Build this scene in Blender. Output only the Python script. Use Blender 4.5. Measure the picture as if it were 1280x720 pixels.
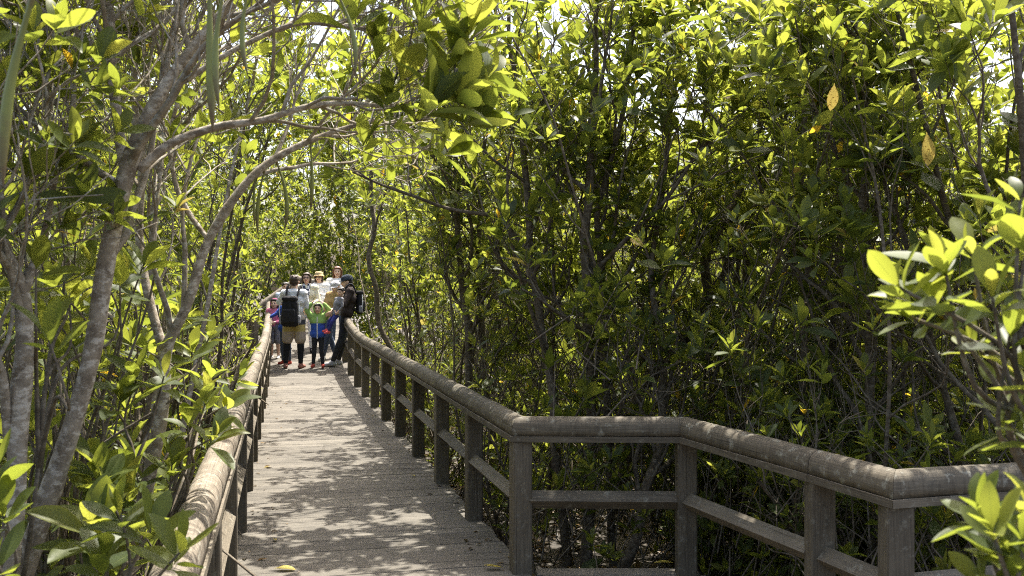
import bpy, bmesh, math, random
import numpy as np
from mathutils import Vector, Matrix, Quaternion, noise

# ------------------------------------------------------------------ camera, world, sun, exposure
for o in list(bpy.data.objects):
    bpy.data.objects.remove(o)
SC = bpy.context.scene
COL = SC.collection
R = math.radians
F, CAMZ, HOR = 1244.0, 1.65, 358.0          # focal length in photo pixels, eye height, horizon row

cam_data = bpy.data.cameras.new('camera')
cam = bpy.data.objects.new('camera', cam_data)
COL.objects.link(cam)
cam.location = (0, 0, CAMZ)
cam.rotation_euler = (R(90), 0, 0)
cam_data.sensor_width = 36
cam_data.lens = 36 * F / 1280
cam_data.shift_y = -2 / 1280
cam_data.clip_start = 0.05
cam_data.clip_end = 2000
cam_data.dof.use_dof = True
cam_data.dof.focus_distance = 9.0
cam_data.dof.aperture_fstop = 9.0
SC.camera = cam

SUN_AZ, SUN_EL = R(22), R(66)                # azimuth clockwise from +Y (straight ahead), height
SUN = Vector((math.sin(SUN_AZ) * math.cos(SUN_EL), math.cos(SUN_AZ) * math.cos(SUN_EL), math.sin(SUN_EL)))
world = bpy.data.worlds.new('World')
SC.world = world
world.use_nodes = True
wn = world.node_tree.nodes
sky = wn.new('ShaderNodeTexSky')
sky.sky_type = 'NISHITA'
sky.sun_disc = False
sky.sun_elevation = SUN_EL
sky.sun_rotation = SUN_AZ
sky.air_density = 1.0
sky.dust_density = 6.0
sky.ozone_density = 0.6
wn['Background'].inputs['Strength'].default_value = 0.15
world.node_tree.links.new(sky.outputs[0], wn['Background'].inputs['Color'])
sd = bpy.data.lights.new('sun', 'SUN')
sd.energy = 4.4
sd.angle = R(0.53)
sd.color = (1.0, 0.955, 0.87)
sun = bpy.data.objects.new('sun', sd)
COL.objects.link(sun)
sun.rotation_euler = (-SUN).to_track_quat('-Z', 'Y').to_euler()
SC.view_settings.view_transform = 'Standard'
SC.view_settings.look = 'None'
SC.view_settings.gamma = 1
SC.view_settings.exposure = 1.65
SC.render.engine = 'CYCLES'
cy = SC.cycles
cy.max_bounces = 10
cy.diffuse_bounces = 5
cy.glossy_bounces = 2
cy.transmission_bounces = 8
cy.transparent_max_bounces = 4
cy.caustics_reflective = False
cy.caustics_refractive = False
cy.sample_clamp_indirect = 4
cy.use_denoising = False
cy.filter_width = 1.1

# ------------------------------------------------------------------ layout of the place
def xl(Y): return -1.02 - 0.228 * (Y - 3.09)        # centre line of the left railing
def xr(Y): return 0.05 - 0.245 * (Y - 5.75)         # centre line of the right railing
def zd(Y):                                          # deck height: level, then a ramp up
    if Y < 15: return 0.0
    if Y < 21: return 0.0165 * (Y - 15) ** 2
    return 0.594 + 0.198 * (Y - 21)
def P(px, py, Y):                                   # a place seen at photo pixel px, py at distance Y
    return Vector(((px - 640) / F * Y, Y, CAMZ - (py - HOR) / F * Y))
GZ = -0.42                                          # mud level
PA, PB, PC, PD, PE, PF = (0.05, 5.75), (1.0, 5.72), (1.41, 4.56), (1.57, 4.07), (2.42, 4.32), (3.6, 4.67)
def platform_x(Y):                                  # outer edge of the bay in the boardwalk
    if Y > 4.07: return PB[0] + (PB[1] - Y) / (PB[1] - PD[1]) * (PD[0] - PB[0])
    return 3.6

# ------------------------------------------------------------------ helpers
def tag(o, label=None, cat=None, group=None, kind=None):
    if label: o['label'] = label
    if cat: o['category'] = cat
    if group: o['group'] = group
    if kind: o['kind'] = kind
    return o
def empty(name, loc, rz=0, **k):
    o = bpy.data.objects.new(name, None)
    COL.objects.link(o)
    o.location = loc
    o.rotation_euler = (0, 0, rz)
    o.empty_display_size = 0.1
    return tag(o, **k)
def link(name, me, parent=None, loc=None):
    o = bpy.data.objects.new(name, me)
    COL.objects.link(o)
    if parent: o.parent = parent
    if loc is not None: o.location = loc
    return o
def np_mesh(name, V, T, mat, attr=None):
    me = bpy.data.meshes.new(name)
    n, m = len(V), len(T)
    me.vertices.add(n)
    me.vertices.foreach_set('co', np.asarray(V, np.float32).ravel())
    me.loops.add(3 * m)
    me.loops.foreach_set('vertex_index', np.asarray(T, np.int32).ravel())
    me.polygons.add(m)
    me.polygons.foreach_set('loop_start', np.arange(0, 3 * m, 3, dtype=np.int32))
    if attr is not None:
        a = me.attributes.new('leaf', 'FLOAT_COLOR', 'POINT')
        a.data.foreach_set('color', np.asarray(attr, np.float32).ravel())
    me.update(calc_edges=True)
    me.materials.append(mat)
    return me
def bm_mesh(name, bm, mat, smooth=False):
    bmesh.ops.recalc_face_normals(bm, faces=bm.faces)
    me = bpy.data.meshes.new(name)
    bm.to_mesh(me)
    bm.free()
    if smooth:
        for p in me.polygons: p.use_smooth = True
    if mat: me.materials.append(mat)
    return me
def add_box(bm, c, s, bevel=0.0):
    r = bmesh.ops.create_cube(bm, size=1)
    for v in r['verts']:
        v.co = Vector((v.co.x * s[0] + c[0], v.co.y * s[1] + c[1], v.co.z * s[2] + c[2]))
    if bevel:
        es = list({e for v in r['verts'] for e in v.link_edges})
        bmesh.ops.bevel(bm, geom=es, offset=bevel, segments=1, affect='EDGES')

# ------------------------------------------------------------------ materials
def new_mat(name):
    m = bpy.data.materials.new(name)
    m.use_nodes = True
    nt = m.node_tree
    b = nt.nodes['Principled BSDF']
    return m, nt, b
def node(nt, t, **k):
    n = nt.nodes.new(t)
    for a, v in k.items():
        if a in n.inputs: n.inputs[a].default_value = v
        else: setattr(n, a, v)
    return n
def ramp(nt, stops, fac=None):
    n = nt.nodes.new('ShaderNodeValToRGB')
    e = n.color_ramp.elements
    while len(e) < len(stops): e.new(0.5)
    for i, (p, c) in enumerate(stops):
        e[i].position = p
        e[i].color = (*c, 1) if len(c) == 3 else c
    if fac is not None: nt.links.new(fac, n.inputs[0])
    return n
def mixc(nt, fac, a, b, mode='MIX'):
    n = nt.nodes.new('ShaderNodeMix')
    n.data_type = 'RGBA'
    n.blend_type = mode
    if isinstance(fac, float): n.inputs[0].default_value = fac
    else: nt.links.new(fac, n.inputs[0])
    for s, v in ((6, a), (7, b)):
        if isinstance(v, tuple): n.inputs[s].default_value = (*v, 1)
        else: nt.links.new(v, n.inputs[s])
    return n.outputs[2]
def math_node(nt, op, a, b=None, clamp=False):
    n = nt.nodes.new('ShaderNodeMath')
    n.operation = op
    n.use_clamp = clamp
    for i, v in enumerate((a, b)):
        if v is None: continue
        if isinstance(v, (int, float)): n.inputs[i].default_value = v
        else: nt.links.new(v, n.inputs[i])
    return n.outputs[0]
def plain(name, col, rough=0.8, spec=0.3, var=0.25, scale=30, metal=0):
    m, nt, b = new_mat(name)
    tc = node(nt, 'ShaderNodeTexCoord')
    nz = node(nt, 'ShaderNodeTexNoise', Scale=scale, Detail=4.0)
    nt.links.new(tc.outputs['Object'], nz.inputs['Vector'])
    d = tuple(c * (1 - var) for c in col)
    l = tuple(min(1, c * (1 + var)) for c in col)
    r = ramp(nt, [(0.3, d), (0.7, l)], nz.outputs[0])
    nt.links.new(r.outputs[0], b.inputs['Base Color'])
    b.inputs['Roughness'].default_value = rough
    b.inputs['Specular IOR Level'].default_value = spec
    b.inputs['Metallic'].default_value = metal
    return m
def wood(name, dark, light, grain, lichen=0.0, rings=0.0, worn=None):
    """weathered timber; grain = axis (0,1,2) the fibres run along, in object space"""
    m, nt, b = new_mat(name)
    L = nt.links.new
    tc = node(nt, 'ShaderNodeTexCoord')
    oi = node(nt, 'ShaderNodeObjectInfo')
    off = node(nt, 'ShaderNodeVectorMath', operation='ADD')
    L(tc.outputs['Object'], off.inputs[0])
    sc = node(nt, 'ShaderNodeVectorMath', operation='SCALE')
    sc.inputs[0].default_value = (31, 17, 23)
    L(oi.outputs['Random'], sc.inputs['Scale'])
    L(sc.outputs[0], off.inputs[1])
    mp = node(nt, 'ShaderNodeMapping')
    s = [150, 150, 150]
    s[grain] = 5
    mp.inputs['Scale'].default_value = s
    L(off.outputs[0], mp.inputs['Vector'])
    n1 = node(nt, 'ShaderNodeTexNoise', Scale=1.0, Detail=6.0, Roughness=0.65)
    L(mp.outputs[0], n1.inputs['Vector'])
    n2 = node(nt, 'ShaderNodeTexNoise', Scale=5.0, Detail=5.0, Roughness=0.6)
    L(off.outputs[0], n2.inputs['Vector'])
    fac = math_node(nt, 'ADD', math_node(nt, 'MULTIPLY', n1.outputs[0], 0.62), math_node(nt, 'MULTIPLY', n2.outputs[0], 0.38))
    fac = math_node(nt, 'ADD', fac, math_node(nt, 'MULTIPLY', math_node(nt, 'SUBTRACT', oi.outputs['Random'], 0.5), 0.17))
    r = ramp(nt, [(0.3, dark), (0.52, tuple((a + c) / 2 for a, c in zip(dark, light))), (0.72, light)], fac)
    col = r.outputs[0]
    bumpsrc = n1.outputs[0]
    mp3 = node(nt, 'ShaderNodeMapping')
    s3 = [95, 95, 95]
    s3[grain] = 1.6
    mp3.inputs['Scale'].default_value = s3
    mp3.inputs['Location'].default_value = (3, 8, 5)
    L(off.outputs[0], mp3.inputs['Vector'])
    n6 = node(nt, 'ShaderNodeTexNoise', Scale=1.0, Detail=2.0)
    L(mp3.outputs[0], n6.inputs['Vector'])
    ck = ramp(nt, [(0.30, (0.3, 0.28, 0.26)), (0.37, (1, 1, 1))], n6.outputs[0])
    col = mixc(nt, 0.65, col, ck.outputs[0], 'MULTIPLY')
    if rings:
        mp2 = node(nt, 'ShaderNodeMapping')
        s2 = [9, 9, 9]
        s2[grain] = 80
        mp2.inputs['Scale'].default_value = s2
        L(off.outputs[0], mp2.inputs['Vector'])
        n3 = node(nt, 'ShaderNodeTexNoise', Scale=1.0, Detail=4.0, Roughness=0.6)
        L(mp2.outputs[0], n3.inputs['Vector'])
        rr = ramp(nt, [(0.38, (0.42, 0.4, 0.38)), (0.5, (1, 1, 1)), (0.62, (1, 1, 1)), (0.72, (1.25, 1.2, 1.15))], n3.outputs[0])
        col = mixc(nt, rings, col, rr.outputs[0], 'MULTIPLY')
    if lichen:
        n4 = node(nt, 'ShaderNodeTexNoise', Scale=19.0, Detail=8.0, Roughness=0.72)
        L(off.outputs[0], n4.inputs['Vector'])
        m4 = ramp(nt, [(0.56, (0, 0, 0)), (0.64, (1, 1, 1))], n4.outputs[0])
        col = mixc(nt, math_node(nt, 'MULTIPLY', m4.outputs[0], lichen), col, (0.33, 0.325, 0.265))
        n5 = node(nt, 'ShaderNodeTexNoise', Scale=6.0, Detail=6.0, Roughness=0.7)
        L(off.outputs[0], n5.inputs['Vector'])
        m5 = ramp(nt, [(0.58, (0, 0, 0)), (0.68, (1, 1, 1))], n5.outputs[0])
        col = mixc(nt, math_node(nt, 'MULTIPLY', m5.outputs[0], lichen * 0.9), col, (0.035, 0.035, 0.03))
    L(col, b.inputs['Base Color'])
    b.inputs['Roughness'].default_value = 0.75
    b.inputs['Specular IOR Level'].default_value = 0.3
    bp = node(nt, 'ShaderNodeBump', Strength=0.5, Distance=0.004)
    L(bumpsrc, bp.inputs['Height'])
    L(bp.outputs[0], b.inputs['Normal'])
    return m
def bark(name, dark, light, lichen, amount):
    m, nt, b = new_mat(name)
    L = nt.links.new
    tc = node(nt, 'ShaderNodeTexCoord')
    n1 = node(nt, 'ShaderNodeTexNoise', Scale=22.0, Detail=6.0, Roughness=0.65)
    L(tc.outputs['Object'], n1.inputs['Vector'])
    r = ramp(nt, [(0.35, dark), (0.65, light)], n1.outputs[0])
    n2 = node(nt, 'ShaderNodeTexNoise', Scale=26.0, Detail=5.0, Roughness=0.7)
    mp = node(nt, 'ShaderNodeMapping')
    mp.inputs['Location'].default_value = (7, 3, 1)
    mp.inputs['Scale'].default_value = (1, 1, 1.6)
    L(tc.outputs['Object'], mp.inputs['Vector'])
    L(mp.outputs[0], n2.inputs['Vector'])
    mk = ramp(nt, [(0.5, (0, 0, 0)), (0.6, (1, 1, 1))], n2.outputs[0])
    col = mixc(nt, math_node(nt, 'MULTIPLY', mk.outputs[0], amount), r.outputs[0], lichen)
    L(col, b.inputs['Base Color'])
    b.inputs['Roughness'].default_value = 0.9
    b.inputs['Specular IOR Level'].default_value = 0.2
    bp = node(nt, 'ShaderNodeBump', Strength=0.7, Distance=0.008)
    L(n1.outputs[0], bp.inputs['Height'])
    L(bp.outputs[0], b.inputs['Normal'])
    return m
def leaf_mat(name, stops, trans_stops, mixf=0.42, spots=False, ns=1.0):
    """stops over the leaf's own tint; attribute 'leaf' = (tint, distance from midrib, along)"""
    m, nt, b = new_mat(name)
    L = nt.links.new
    at = node(nt, 'ShaderNodeAttribute', attribute_name='leaf')
    sp = node(nt, 'ShaderNodeSeparateColor')
    L(at.outputs['Color'], sp.inputs[0])
    c = ramp(nt, stops, sp.outputs[0]).outputs[0]
    t = ramp(nt, trans_stops, sp.outputs[0]).outputs[0]
    rib = ramp(nt, [(0.0, (1, 1, 1)), (0.07, (0, 0, 0))], sp.outputs[1]).outputs[0]
    c = mixc(nt, math_node(nt, 'MULTIPLY', rib, 0.55), c, (0.16, 0.19, 0.06))
    t = mixc(nt, math_node(nt, 'MULTIPLY', rib, 0.4), t, (0.1, 0.12, 0.02))
    tc = node(nt, 'ShaderNodeTexCoord')
    n1 = node(nt, 'ShaderNodeTexNoise', Scale=60.0 * ns, Detail=3.0)
    L(tc.outputs['Object'], n1.inputs['Vector'])
    v = ramp(nt, [(0.3, (0.75, 0.75, 0.75)), (0.7, (1.15, 1.15, 1.15))], n1.outputs[0]).outputs[0]
    c = mixc(nt, 0.8, c, v, 'MULTIPLY')
    vn = math_node(nt, 'SINE', math_node(nt, 'MULTIPLY', math_node(nt, 'SUBTRACT', sp.outputs[2], math_node(nt, 'MULTIPLY', sp.outputs[1], 0.11)), 75.0))
    vr = ramp(nt, [(0.75, (0, 0, 0)), (1.0, (1, 1, 1))], vn).outputs[0]
    c = mixc(nt, math_node(nt, 'MULTIPLY', vr, 0.16), c, (0.16, 0.19, 0.08))
    n3 = node(nt, 'ShaderNodeTexNoise', Scale=38.0 * ns, Detail=5.0, Roughness=0.7)
    L(tc.outputs['Object'], n3.inputs['Vector'])
    bl = ramp(nt, [(0.63, (0, 0, 0)), (0.72, (1, 1, 1))], n3.outputs[0]).outputs[0]
    c = mixc(nt, math_node(nt, 'MULTIPLY', bl, 0.5), c, (0.13, 0.10, 0.045))
    if spots:
        n2 = node(nt, 'ShaderNodeTexNoise', Scale=13.0, Detail=3.0)
        L(tc.outputs['Object'], n2.inputs['Vector'])
        k = ramp(nt, [(0.58, (1, 1, 1)), (0.63, (0.3, 0.2, 0.12))], n2.outputs[0]).outputs[0]
        c = mixc(nt, 1.0, c, k, 'MULTIPLY')
        t = mixc(nt, 1.0, t, k, 'MULTIPLY')
    L(c, b.inputs['Base Color'])
    b.inputs['Roughness'].default_value = 0.46
    b.inputs['Specular IOR Level'].default_value = 0.28
    tr = node(nt, 'ShaderNodeBsdfTranslucent')
    L(t, tr.inputs['Color'])
    mx = node(nt, 'ShaderNodeMixShader')
    mx.inputs[0].default_value = mixf
    L(b.outputs[0], mx.inputs[1])
    L(tr.outputs[0], mx.inputs[2])
    L(mx.outputs[0], nt.nodes['Material Output'].inputs[0])
    return m
LEAF = leaf_mat('leaf_green',
    [(0.0, (0.036, 0.055, 0.018)), (0.45, (0.066, 0.092, 0.022)), (0.8, (0.105, 0.125, 0.024)), (0.955, (0.12, 0.135, 0.026)), (0.975, (0.36, 0.25, 0.03))],
    [(0.0, (0.18, 0.22, 0.026)), (0.45, (0.29, 0.335, 0.038)), (0.8, (0.37, 0.395, 0.05)), (0.955, (0.42, 0.425, 0.06)), (0.975, (0.85, 0.55, 0.04))], 0.5)
LEAF_NEAR = leaf_mat('leaf_green_near',
    [(0.0, (0.036, 0.055, 0.018)), (0.45, (0.066, 0.092, 0.022)), (0.8, (0.105, 0.125, 0.024)), (0.955, (0.12, 0.135, 0.026)), (0.975, (0.36, 0.25, 0.03))],
    [(0.0, (0.18, 0.22, 0.026)), (0.45, (0.29, 0.335, 0.038)), (0.8, (0.37, 0.395, 0.05)), (0.955, (0.42, 0.425, 0.06)), (0.975, (0.85, 0.55, 0.04))], 0.5, False, 0.11)
YELLOW = leaf_mat('leaf_yellow', [(0.0, (0.42, 0.31, 0.06)), (1.0, (0.46, 0.38, 0.07))], [(0.0, (0.45, 0.34, 0.08)), (1.0, (0.5, 0.42, 0.1))], 0.35, True, 0.11)
LITTER = leaf_mat('leaf_litter', [(0.0, (0.035, 0.024, 0.013)), (0.6, (0.09, 0.056, 0.025)), (1.0, (0.24, 0.14, 0.04))], [(0.0, (0.05, 0.03, 0.01)), (1.0, (0.2, 0.12, 0.03))], 0.15)
def pod_mat():
    m, nt, b = new_mat('seed_pod_skin')
    tc = node(nt, 'ShaderNodeTexCoord'); sp = node(nt, 'ShaderNodeSeparateXYZ')
    nt.links.new(tc.outputs['Object'], sp.inputs[0])
    nz = node(nt, 'ShaderNodeTexNoise', Scale=14.0, Detail=4.0)
    nt.links.new(tc.outputs['Object'], nz.inputs['Vector'])
    f = math_node(nt, 'ADD', math_node(nt, 'MULTIPLY', sp.outputs[2], -1.0), math_node(nt, 'MULTIPLY', math_node(nt, 'SUBTRACT', nz.outputs[0], 0.5), 0.5), True)
    r = ramp(nt, [(0.0, (0.11, 0.07, 0.03)), (0.12, (0.14, 0.15, 0.035)), (0.6, (0.17, 0.19, 0.04)), (0.85, (0.12, 0.10, 0.03)), (1.0, (0.09, 0.045, 0.02))], f)
    nt.links.new(r.outputs[0], b.inputs['Base Color'])
    b.inputs['Roughness'].default_value = 0.45
    return m
POD = pod_mat()
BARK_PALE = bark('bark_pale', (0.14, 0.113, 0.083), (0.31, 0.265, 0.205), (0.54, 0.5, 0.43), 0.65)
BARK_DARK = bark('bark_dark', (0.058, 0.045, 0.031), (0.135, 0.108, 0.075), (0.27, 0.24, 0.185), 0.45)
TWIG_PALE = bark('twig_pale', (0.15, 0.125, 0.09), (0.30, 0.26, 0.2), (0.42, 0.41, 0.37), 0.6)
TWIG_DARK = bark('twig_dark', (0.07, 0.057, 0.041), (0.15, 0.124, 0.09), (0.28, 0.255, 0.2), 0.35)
DECK = wood('deck_wood', (0.048, 0.042, 0.033), (0.168, 0.15, 0.121), 0)
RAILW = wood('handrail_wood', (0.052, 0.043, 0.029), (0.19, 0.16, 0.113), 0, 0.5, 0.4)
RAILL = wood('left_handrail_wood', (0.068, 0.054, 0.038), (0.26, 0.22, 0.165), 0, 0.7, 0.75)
POSTW = wood('post_wood', (0.05, 0.041, 0.028), (0.16, 0.134, 0.095), 2, 0.25)
BEAMW = wood('beam_wood', (0.05, 0.041, 0.028), (0.17, 0.143, 0.102), 0, 0.3)
def mud_mat():
    m, nt, b = new_mat('mud')
    L = nt.links.new
    tc = node(nt, 'ShaderNodeTexCoord')
    n1 = node(nt, 'ShaderNodeTexNoise', Scale=3.0, Detail=8.0, Roughness=0.7)
    L(tc.outputs['Object'], n1.inputs['Vector'])
    r = ramp(nt, [(0.3, (0.028, 0.021, 0.013)), (0.5, (0.052, 0.039, 0.024)), (0.7, (0.085, 0.064, 0.039))], n1.outputs[0])
    L(r.outputs[0], b.inputs['Base Color'])
    b.inputs['Roughness'].default_value = 0.7
    n2 = node(nt, 'ShaderNodeTexNoise', Scale=25.0, Detail=6.0)
    L(tc.outputs['Object'], n2.inputs['Vector'])
    bp = node(nt, 'ShaderNodeBump', Strength=0.8, Distance=0.03)
    L(n2.outputs[0], bp.inputs['Height'])
    L(bp.outputs[0], b.inputs['Normal'])
    return m
MUD = mud_mat()

# ------------------------------------------------------------------ setting: mud, boardwalk
def ground():
    V, T = [], []
    xs = np.concatenate([[-400, -80, -30], np.arange(-14, 10.01, 0.4), [30, 80, 400]])
    ys = np.concatenate([[-400, -60, -12], np.arange(-4, 30.01, 0.4), [50, 90, 400]])
    for y in ys:
        for x in xs:
            z = GZ + 0.10 * noise.noise(Vector((x * 0.8, y * 0.8, 0))) + 0.05 * noise.noise(Vector((x * 2.1, y * 2.1, 5)))
            V.append((x, y, z))
    n = len(xs)
    for j in range(len(ys) - 1):
        for i in range(n - 1):
            a = j * n + i
            T += [(a, a + 1, a + n + 1), (a, a + n + 1, a + n)]
    o = link('ground', np_mesh('ground', V, T, MUD))
    tag(o, kind='structure')
ground()

AX = Vector((-0.2335, 1, 0)).normalized()            # direction the boardwalk runs
ANG = math.atan2(AX.y, AX.x) - math.pi / 2
def deck_bm(L, W, T=0.035, jit=0):
    bm = bmesh.new()
    add_box(bm, (0, 0, -T / 2), (L, W, T), 0.0025)
    rr = random.Random(jit)
    for v in bm.verts: v.co.z += rr.uniform(-0.0012, 0.0012)
    return bm
def boardwalk():
    bm = bmesh.new()                                 # joists under the planks
    for s in (0.12, 0.5, 0.88):
        pts = [Vector((xl(y) + (xr(y) - xl(y)) * s, y, zd(y) - 0.12)) for y in (-2, 3, 8, 13, 15, 16.5, 18, 19.5, 21, 24)]
        for a, b in zip(pts, pts[1:]):
            c, d = (a + b) / 2, b - a
            M = Matrix.Translation(c) @ d.to_track_quat('X', 'Z').to_matrix().to_4x4()
            r = bmesh.ops.create_cube(bm, size=1)
            for v in r['verts']: v.co = M @ Vector((v.co.x * (d.length - 0.004), v.co.y * 0.08, v.co.z * 0.15))
    root = link('boardwalk', bm_mesh('joists', bm, BEAMW))
    tag(root, 'weathered timber boardwalk running between railings through the mangroves', kind='structure')
    rr = random.Random(3)
    W, gap = 0.131, 0.004
    variants = [bm_mesh('plank', deck_bm(1.78, W, jit=i), DECK) for i in range(8)]
    s = -1.2
    while s < 24.6:
        Y = s * AX.y
        c = Vector(((xl(Y) + xr(Y)) / 2, Y, zd(Y)))
        o = link('plank', rr.choice(variants), root)
        slope = math.atan((zd(Y + 0.1) - zd(Y - 0.1)) / 0.2)
        o.rotation_euler = (slope, rr.uniform(-0.0012, 0.0012), ANG + rr.uniform(-0.002, 0.002))
        if rr.random() < 0.5: o.rotation_euler.z += math.pi; o.rotation_euler.x = -slope
        o.location = c + Vector((rr.uniform(-0.012, 0.012), 0, rr.uniform(-0.0015, 0.0015)))
        ex = 0.4 if Y > 18.9 else 0.0               # the landing is wider on the right
        o.location.x += ex / 2
        o.scale.x = (xr(Y) - xl(Y) + 0.10 + ex) * AX.y / 1.78
        s += (W + gap) / math.cos(slope) if Y > 15 else W + gap
    Y = 2.95                                         # the bay that widens to the right
    while Y < 5.86:
        x0, x1 = xr(Y) + 0.10, platform_x(Y) + 0.09
        if Y > 5.72: x1 = 1.08
        o = link('plank', rr.choice(variants), root)
        o.scale.x = (x1 - x0) / 1.78
        o.location = ((x0 + x1) / 2, Y, -0.006 + rr.uniform(-0.0015, 0.0015))
        o.rotation_euler.z = rr.uniform(-0.002, 0.002)
        Y += W + gap
boardwalk()

# ------------------------------------------------------------------ railings
TOP = 0.90
def half_log():                                      # section of the rounded handrail (y, z)
    pr = [(0.062 * math.cos(a), -0.072 + 0.072 * math.sin(a) ** 0.8) for a in [math.pi * k / 9 for k in range(10)]]
    return [(0.062, -0.105)] + pr + [(-0.062, -0.105)]
PLATE = [(0.072, -0.14), (0.072, -0.107), (-0.072, -0.107), (-0.072, -0.14)]
DIAM = [(0, 0.052), (-0.052, 0), (0, -0.052), (0.052, 0)]
def beam(name, prof, p0, p1, mat, parent, t0=0.0, t1=0.0, seg=10, jit=0.003, seed=0, smooth=False):
    d = p1 - p0
    L = d.length
    bm = bmesh.new()
    rings = []
    n = len(prof)
    for i in range(seg + 1):
        u = i / seg
        jy, jz = jit * noise.noise(Vector((seed, u * L * 2.2, 1))), jit * noise.noise(Vector((seed, u * L * 2.2, 9)))
        k = 1 + 3 * jit * noise.noise(Vector((seed, u * L * 3, 4)))
        ring = []
        for (y, z) in prof:
            x = 0.0012 + u * (L - 0.0024) + (1 - u) * (y * t0) + u * (y * t1)
            ring.append(bm.verts.new((x, y * k + jy, z + jz)))
        rings.append(ring)
    for a, b in zip(rings, rings[1:]):
        for j in range(n):
            bm.faces.new((a[j], a[(j + 1) % n], b[(j + 1) % n], b[j]))
    for rg in (rings[0], rings[-1]):                 # sawn ends, crisp edges
        bm.faces.new([bm.verts.new(v.co) for v in rg])
    me = bm_mesh(name, bm, mat)
    if smooth:
        for p in me.polygons: p.use_smooth = len(p.vertices) == 4 and abs(p.normal.x) < 0.5
    o = link(name, me, parent)
    o.matrix_local = Matrix.Translation(p0) @ (Matrix.Rotation(math.atan2(d.y, d.x), 4, 'Z') @ Matrix.Rotation(-math.asin(d.z / L), 4, 'Y'))
    return o
post_meshes = {}
def post(parent, x, y, z, rz, top=0.762):
    key = round(top, 3)
    if key not in post_meshes:
        lst = []
        for k in range(3):
            bm = bmesh.new()
            add_box(bm, (0, 0, (top - 0.75) / 2), (0.112, 0.112, top + 0.75), 0.007)
            lst.append(bm_mesh('post', bm, POSTW))
        post_meshes[key] = lst
    o = link('post', random.Random(int(x * 999 + y * 77)).choice(post_meshes[key]), parent)
    o.location = (x, y, z)
    o.rotation_euler.z = rz
    return o
def railing(root, pts, railmat, posts, first_t=0.0, bays_per=2, post_rz=None, skip_first_post=False):
    """pts: post positions (x, y, deck z) in order"""
    V = [Vector(p) for p in pts]
    n = len(V)
    def hd(a, b): return math.atan2((b - a).y, (b - a).x)
    def mit(i):
        if i == 0 or i == n - 1: return 0.0
        a, b = hd(V[i - 1], V[i]), hd(V[i], V[i + 1])
        dth = (b - a + math.pi) % (2 * math.pi) - math.pi
        return dth / 2
    for i, v in enumerate(V):
        if i == 0 and skip_first_post: continue
        rz = post_rz if post_rz is not None else hd(V[max(0, i - 1)], V[min(n - 1, i + 1)])
        post(root, v.x, v.y, v.z, rz)
    for i in range(n - 1):
        a, b = V[i], V[i + 1]
        m0, m1 = mit(i), mit(i + 1)
        up = Vector((0, 0, TOP))
        e = 0.0015 if (i % bays_per == 0) else 0.0
        beam('handrail', half_log(), a + up, b + up, railmat, root, first_t if i == 0 else math.tan(m0), -math.tan(m1), 9, 0.004, i * 3.7 + a.x, True)
        beam('rail_plate', PLATE, a + up, b + up, BEAMW, root, first_t if i == 0 else math.tan(m0), -math.tan(m1), 4, 0.001, i * 1.7 + a.x)
        d = (b - a).normalized() * 0.05
        beam('middle_rail', DIAM, a + Vector((0, 0, 0.42)) + d, b + Vector((0, 0, 0.42)) - d, BEAMW, root, 0, 0, 3, 0.002, i + a.y)
RR = empty('wooden_railing', (0, 0, 0), label='long timber railing along the right side of the boardwalk, man leaning at its far end', cat='railing', group='railings of the boardwalk')
ys = [5.75 + 1.31 * k for k in range(11)]
tA = math.tan(((math.atan2(-0.03, 0.95) - math.atan2(-1, 0.245) + math.pi) % (2 * math.pi) - math.pi) / 2)
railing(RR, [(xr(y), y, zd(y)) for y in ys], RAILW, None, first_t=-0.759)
RL = empty('wooden_railing', (0, 0, 0), label='sunlit timber railing on the left side of the boardwalk, handrail striped with leaf shadows', cat='railing', group='railings of the boardwalk')
ys = [1.31 + 1.35 * k for k in range(15)]
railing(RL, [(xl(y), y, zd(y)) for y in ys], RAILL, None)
RP = empty('wooden_railing', (0, 0, 0), label='angled timber railing round the wider bay at the right, nearest the camera', cat='railing', group='railings of the boardwalk')
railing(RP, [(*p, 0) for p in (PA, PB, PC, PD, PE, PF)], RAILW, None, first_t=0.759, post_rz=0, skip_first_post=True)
RB = empty('wooden_railing', (0, 0, 0), label='humped pale handrail rising behind the group of people at the boardwalk end', cat='railing', group='railings of the boardwalk')
railing(RB, [(-5.35, 20.7, 0.35), (-4.62, 21.4, 0.98), (-4.05, 21.75, 0.86)], RAILL, None)

# ------------------------------------------------------------------ foliage tools
def leaf_template(secs, droop, fold):
    """secs: (t along, half width); returns verts, tris, attr(across, along)"""
    V, T, A = [], [], []
    rows = []
    for t, w in secs:
        z = -droop * t * t
        if w == 0:
            rows.append([len(V)]); V.append((0, t, z)); A.append((0, t))
        else:
            k = len(V)
            rows.append([k, k + 1, k + 2])
            V += [(-w, t, z + fold * w), (0, t, z), (w, t, z + fold * w)]
            A += [(1, t), (0, t), (1, t)]
    for a, b in zip(rows, rows[1:]):
        if len(a) == 1:
            T += [(a[0], b[1], b[0]), (a[0], b[2], b[1])]
        elif len(b) == 1:
            T += [(a[0], a[1], b[0]), (a[1], a[2], b[0])]
        else:
            for i in (0, 1):
                T += [(a[i], a[i + 1], b[i + 1]), (a[i], b[i + 1], b[i])]
    return np.array(V, float), np.array(T), np.array(A, float)
def leaf_secs(n):
    if n == 4: return [(0, 0), (0.52, 0.18), (1, 0)]
    if n == 8: return [(0, 0), (0.3, 0.145), (0.66, 0.185), (1, 0)]
    return [(0, 0.012), (0.08, 0.02), (0.2, 0.085), (0.36, 0.155), (0.52, 0.188), (0.67, 0.182), (0.81, 0.14), (0.92, 0.075), (1, 0)]
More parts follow.
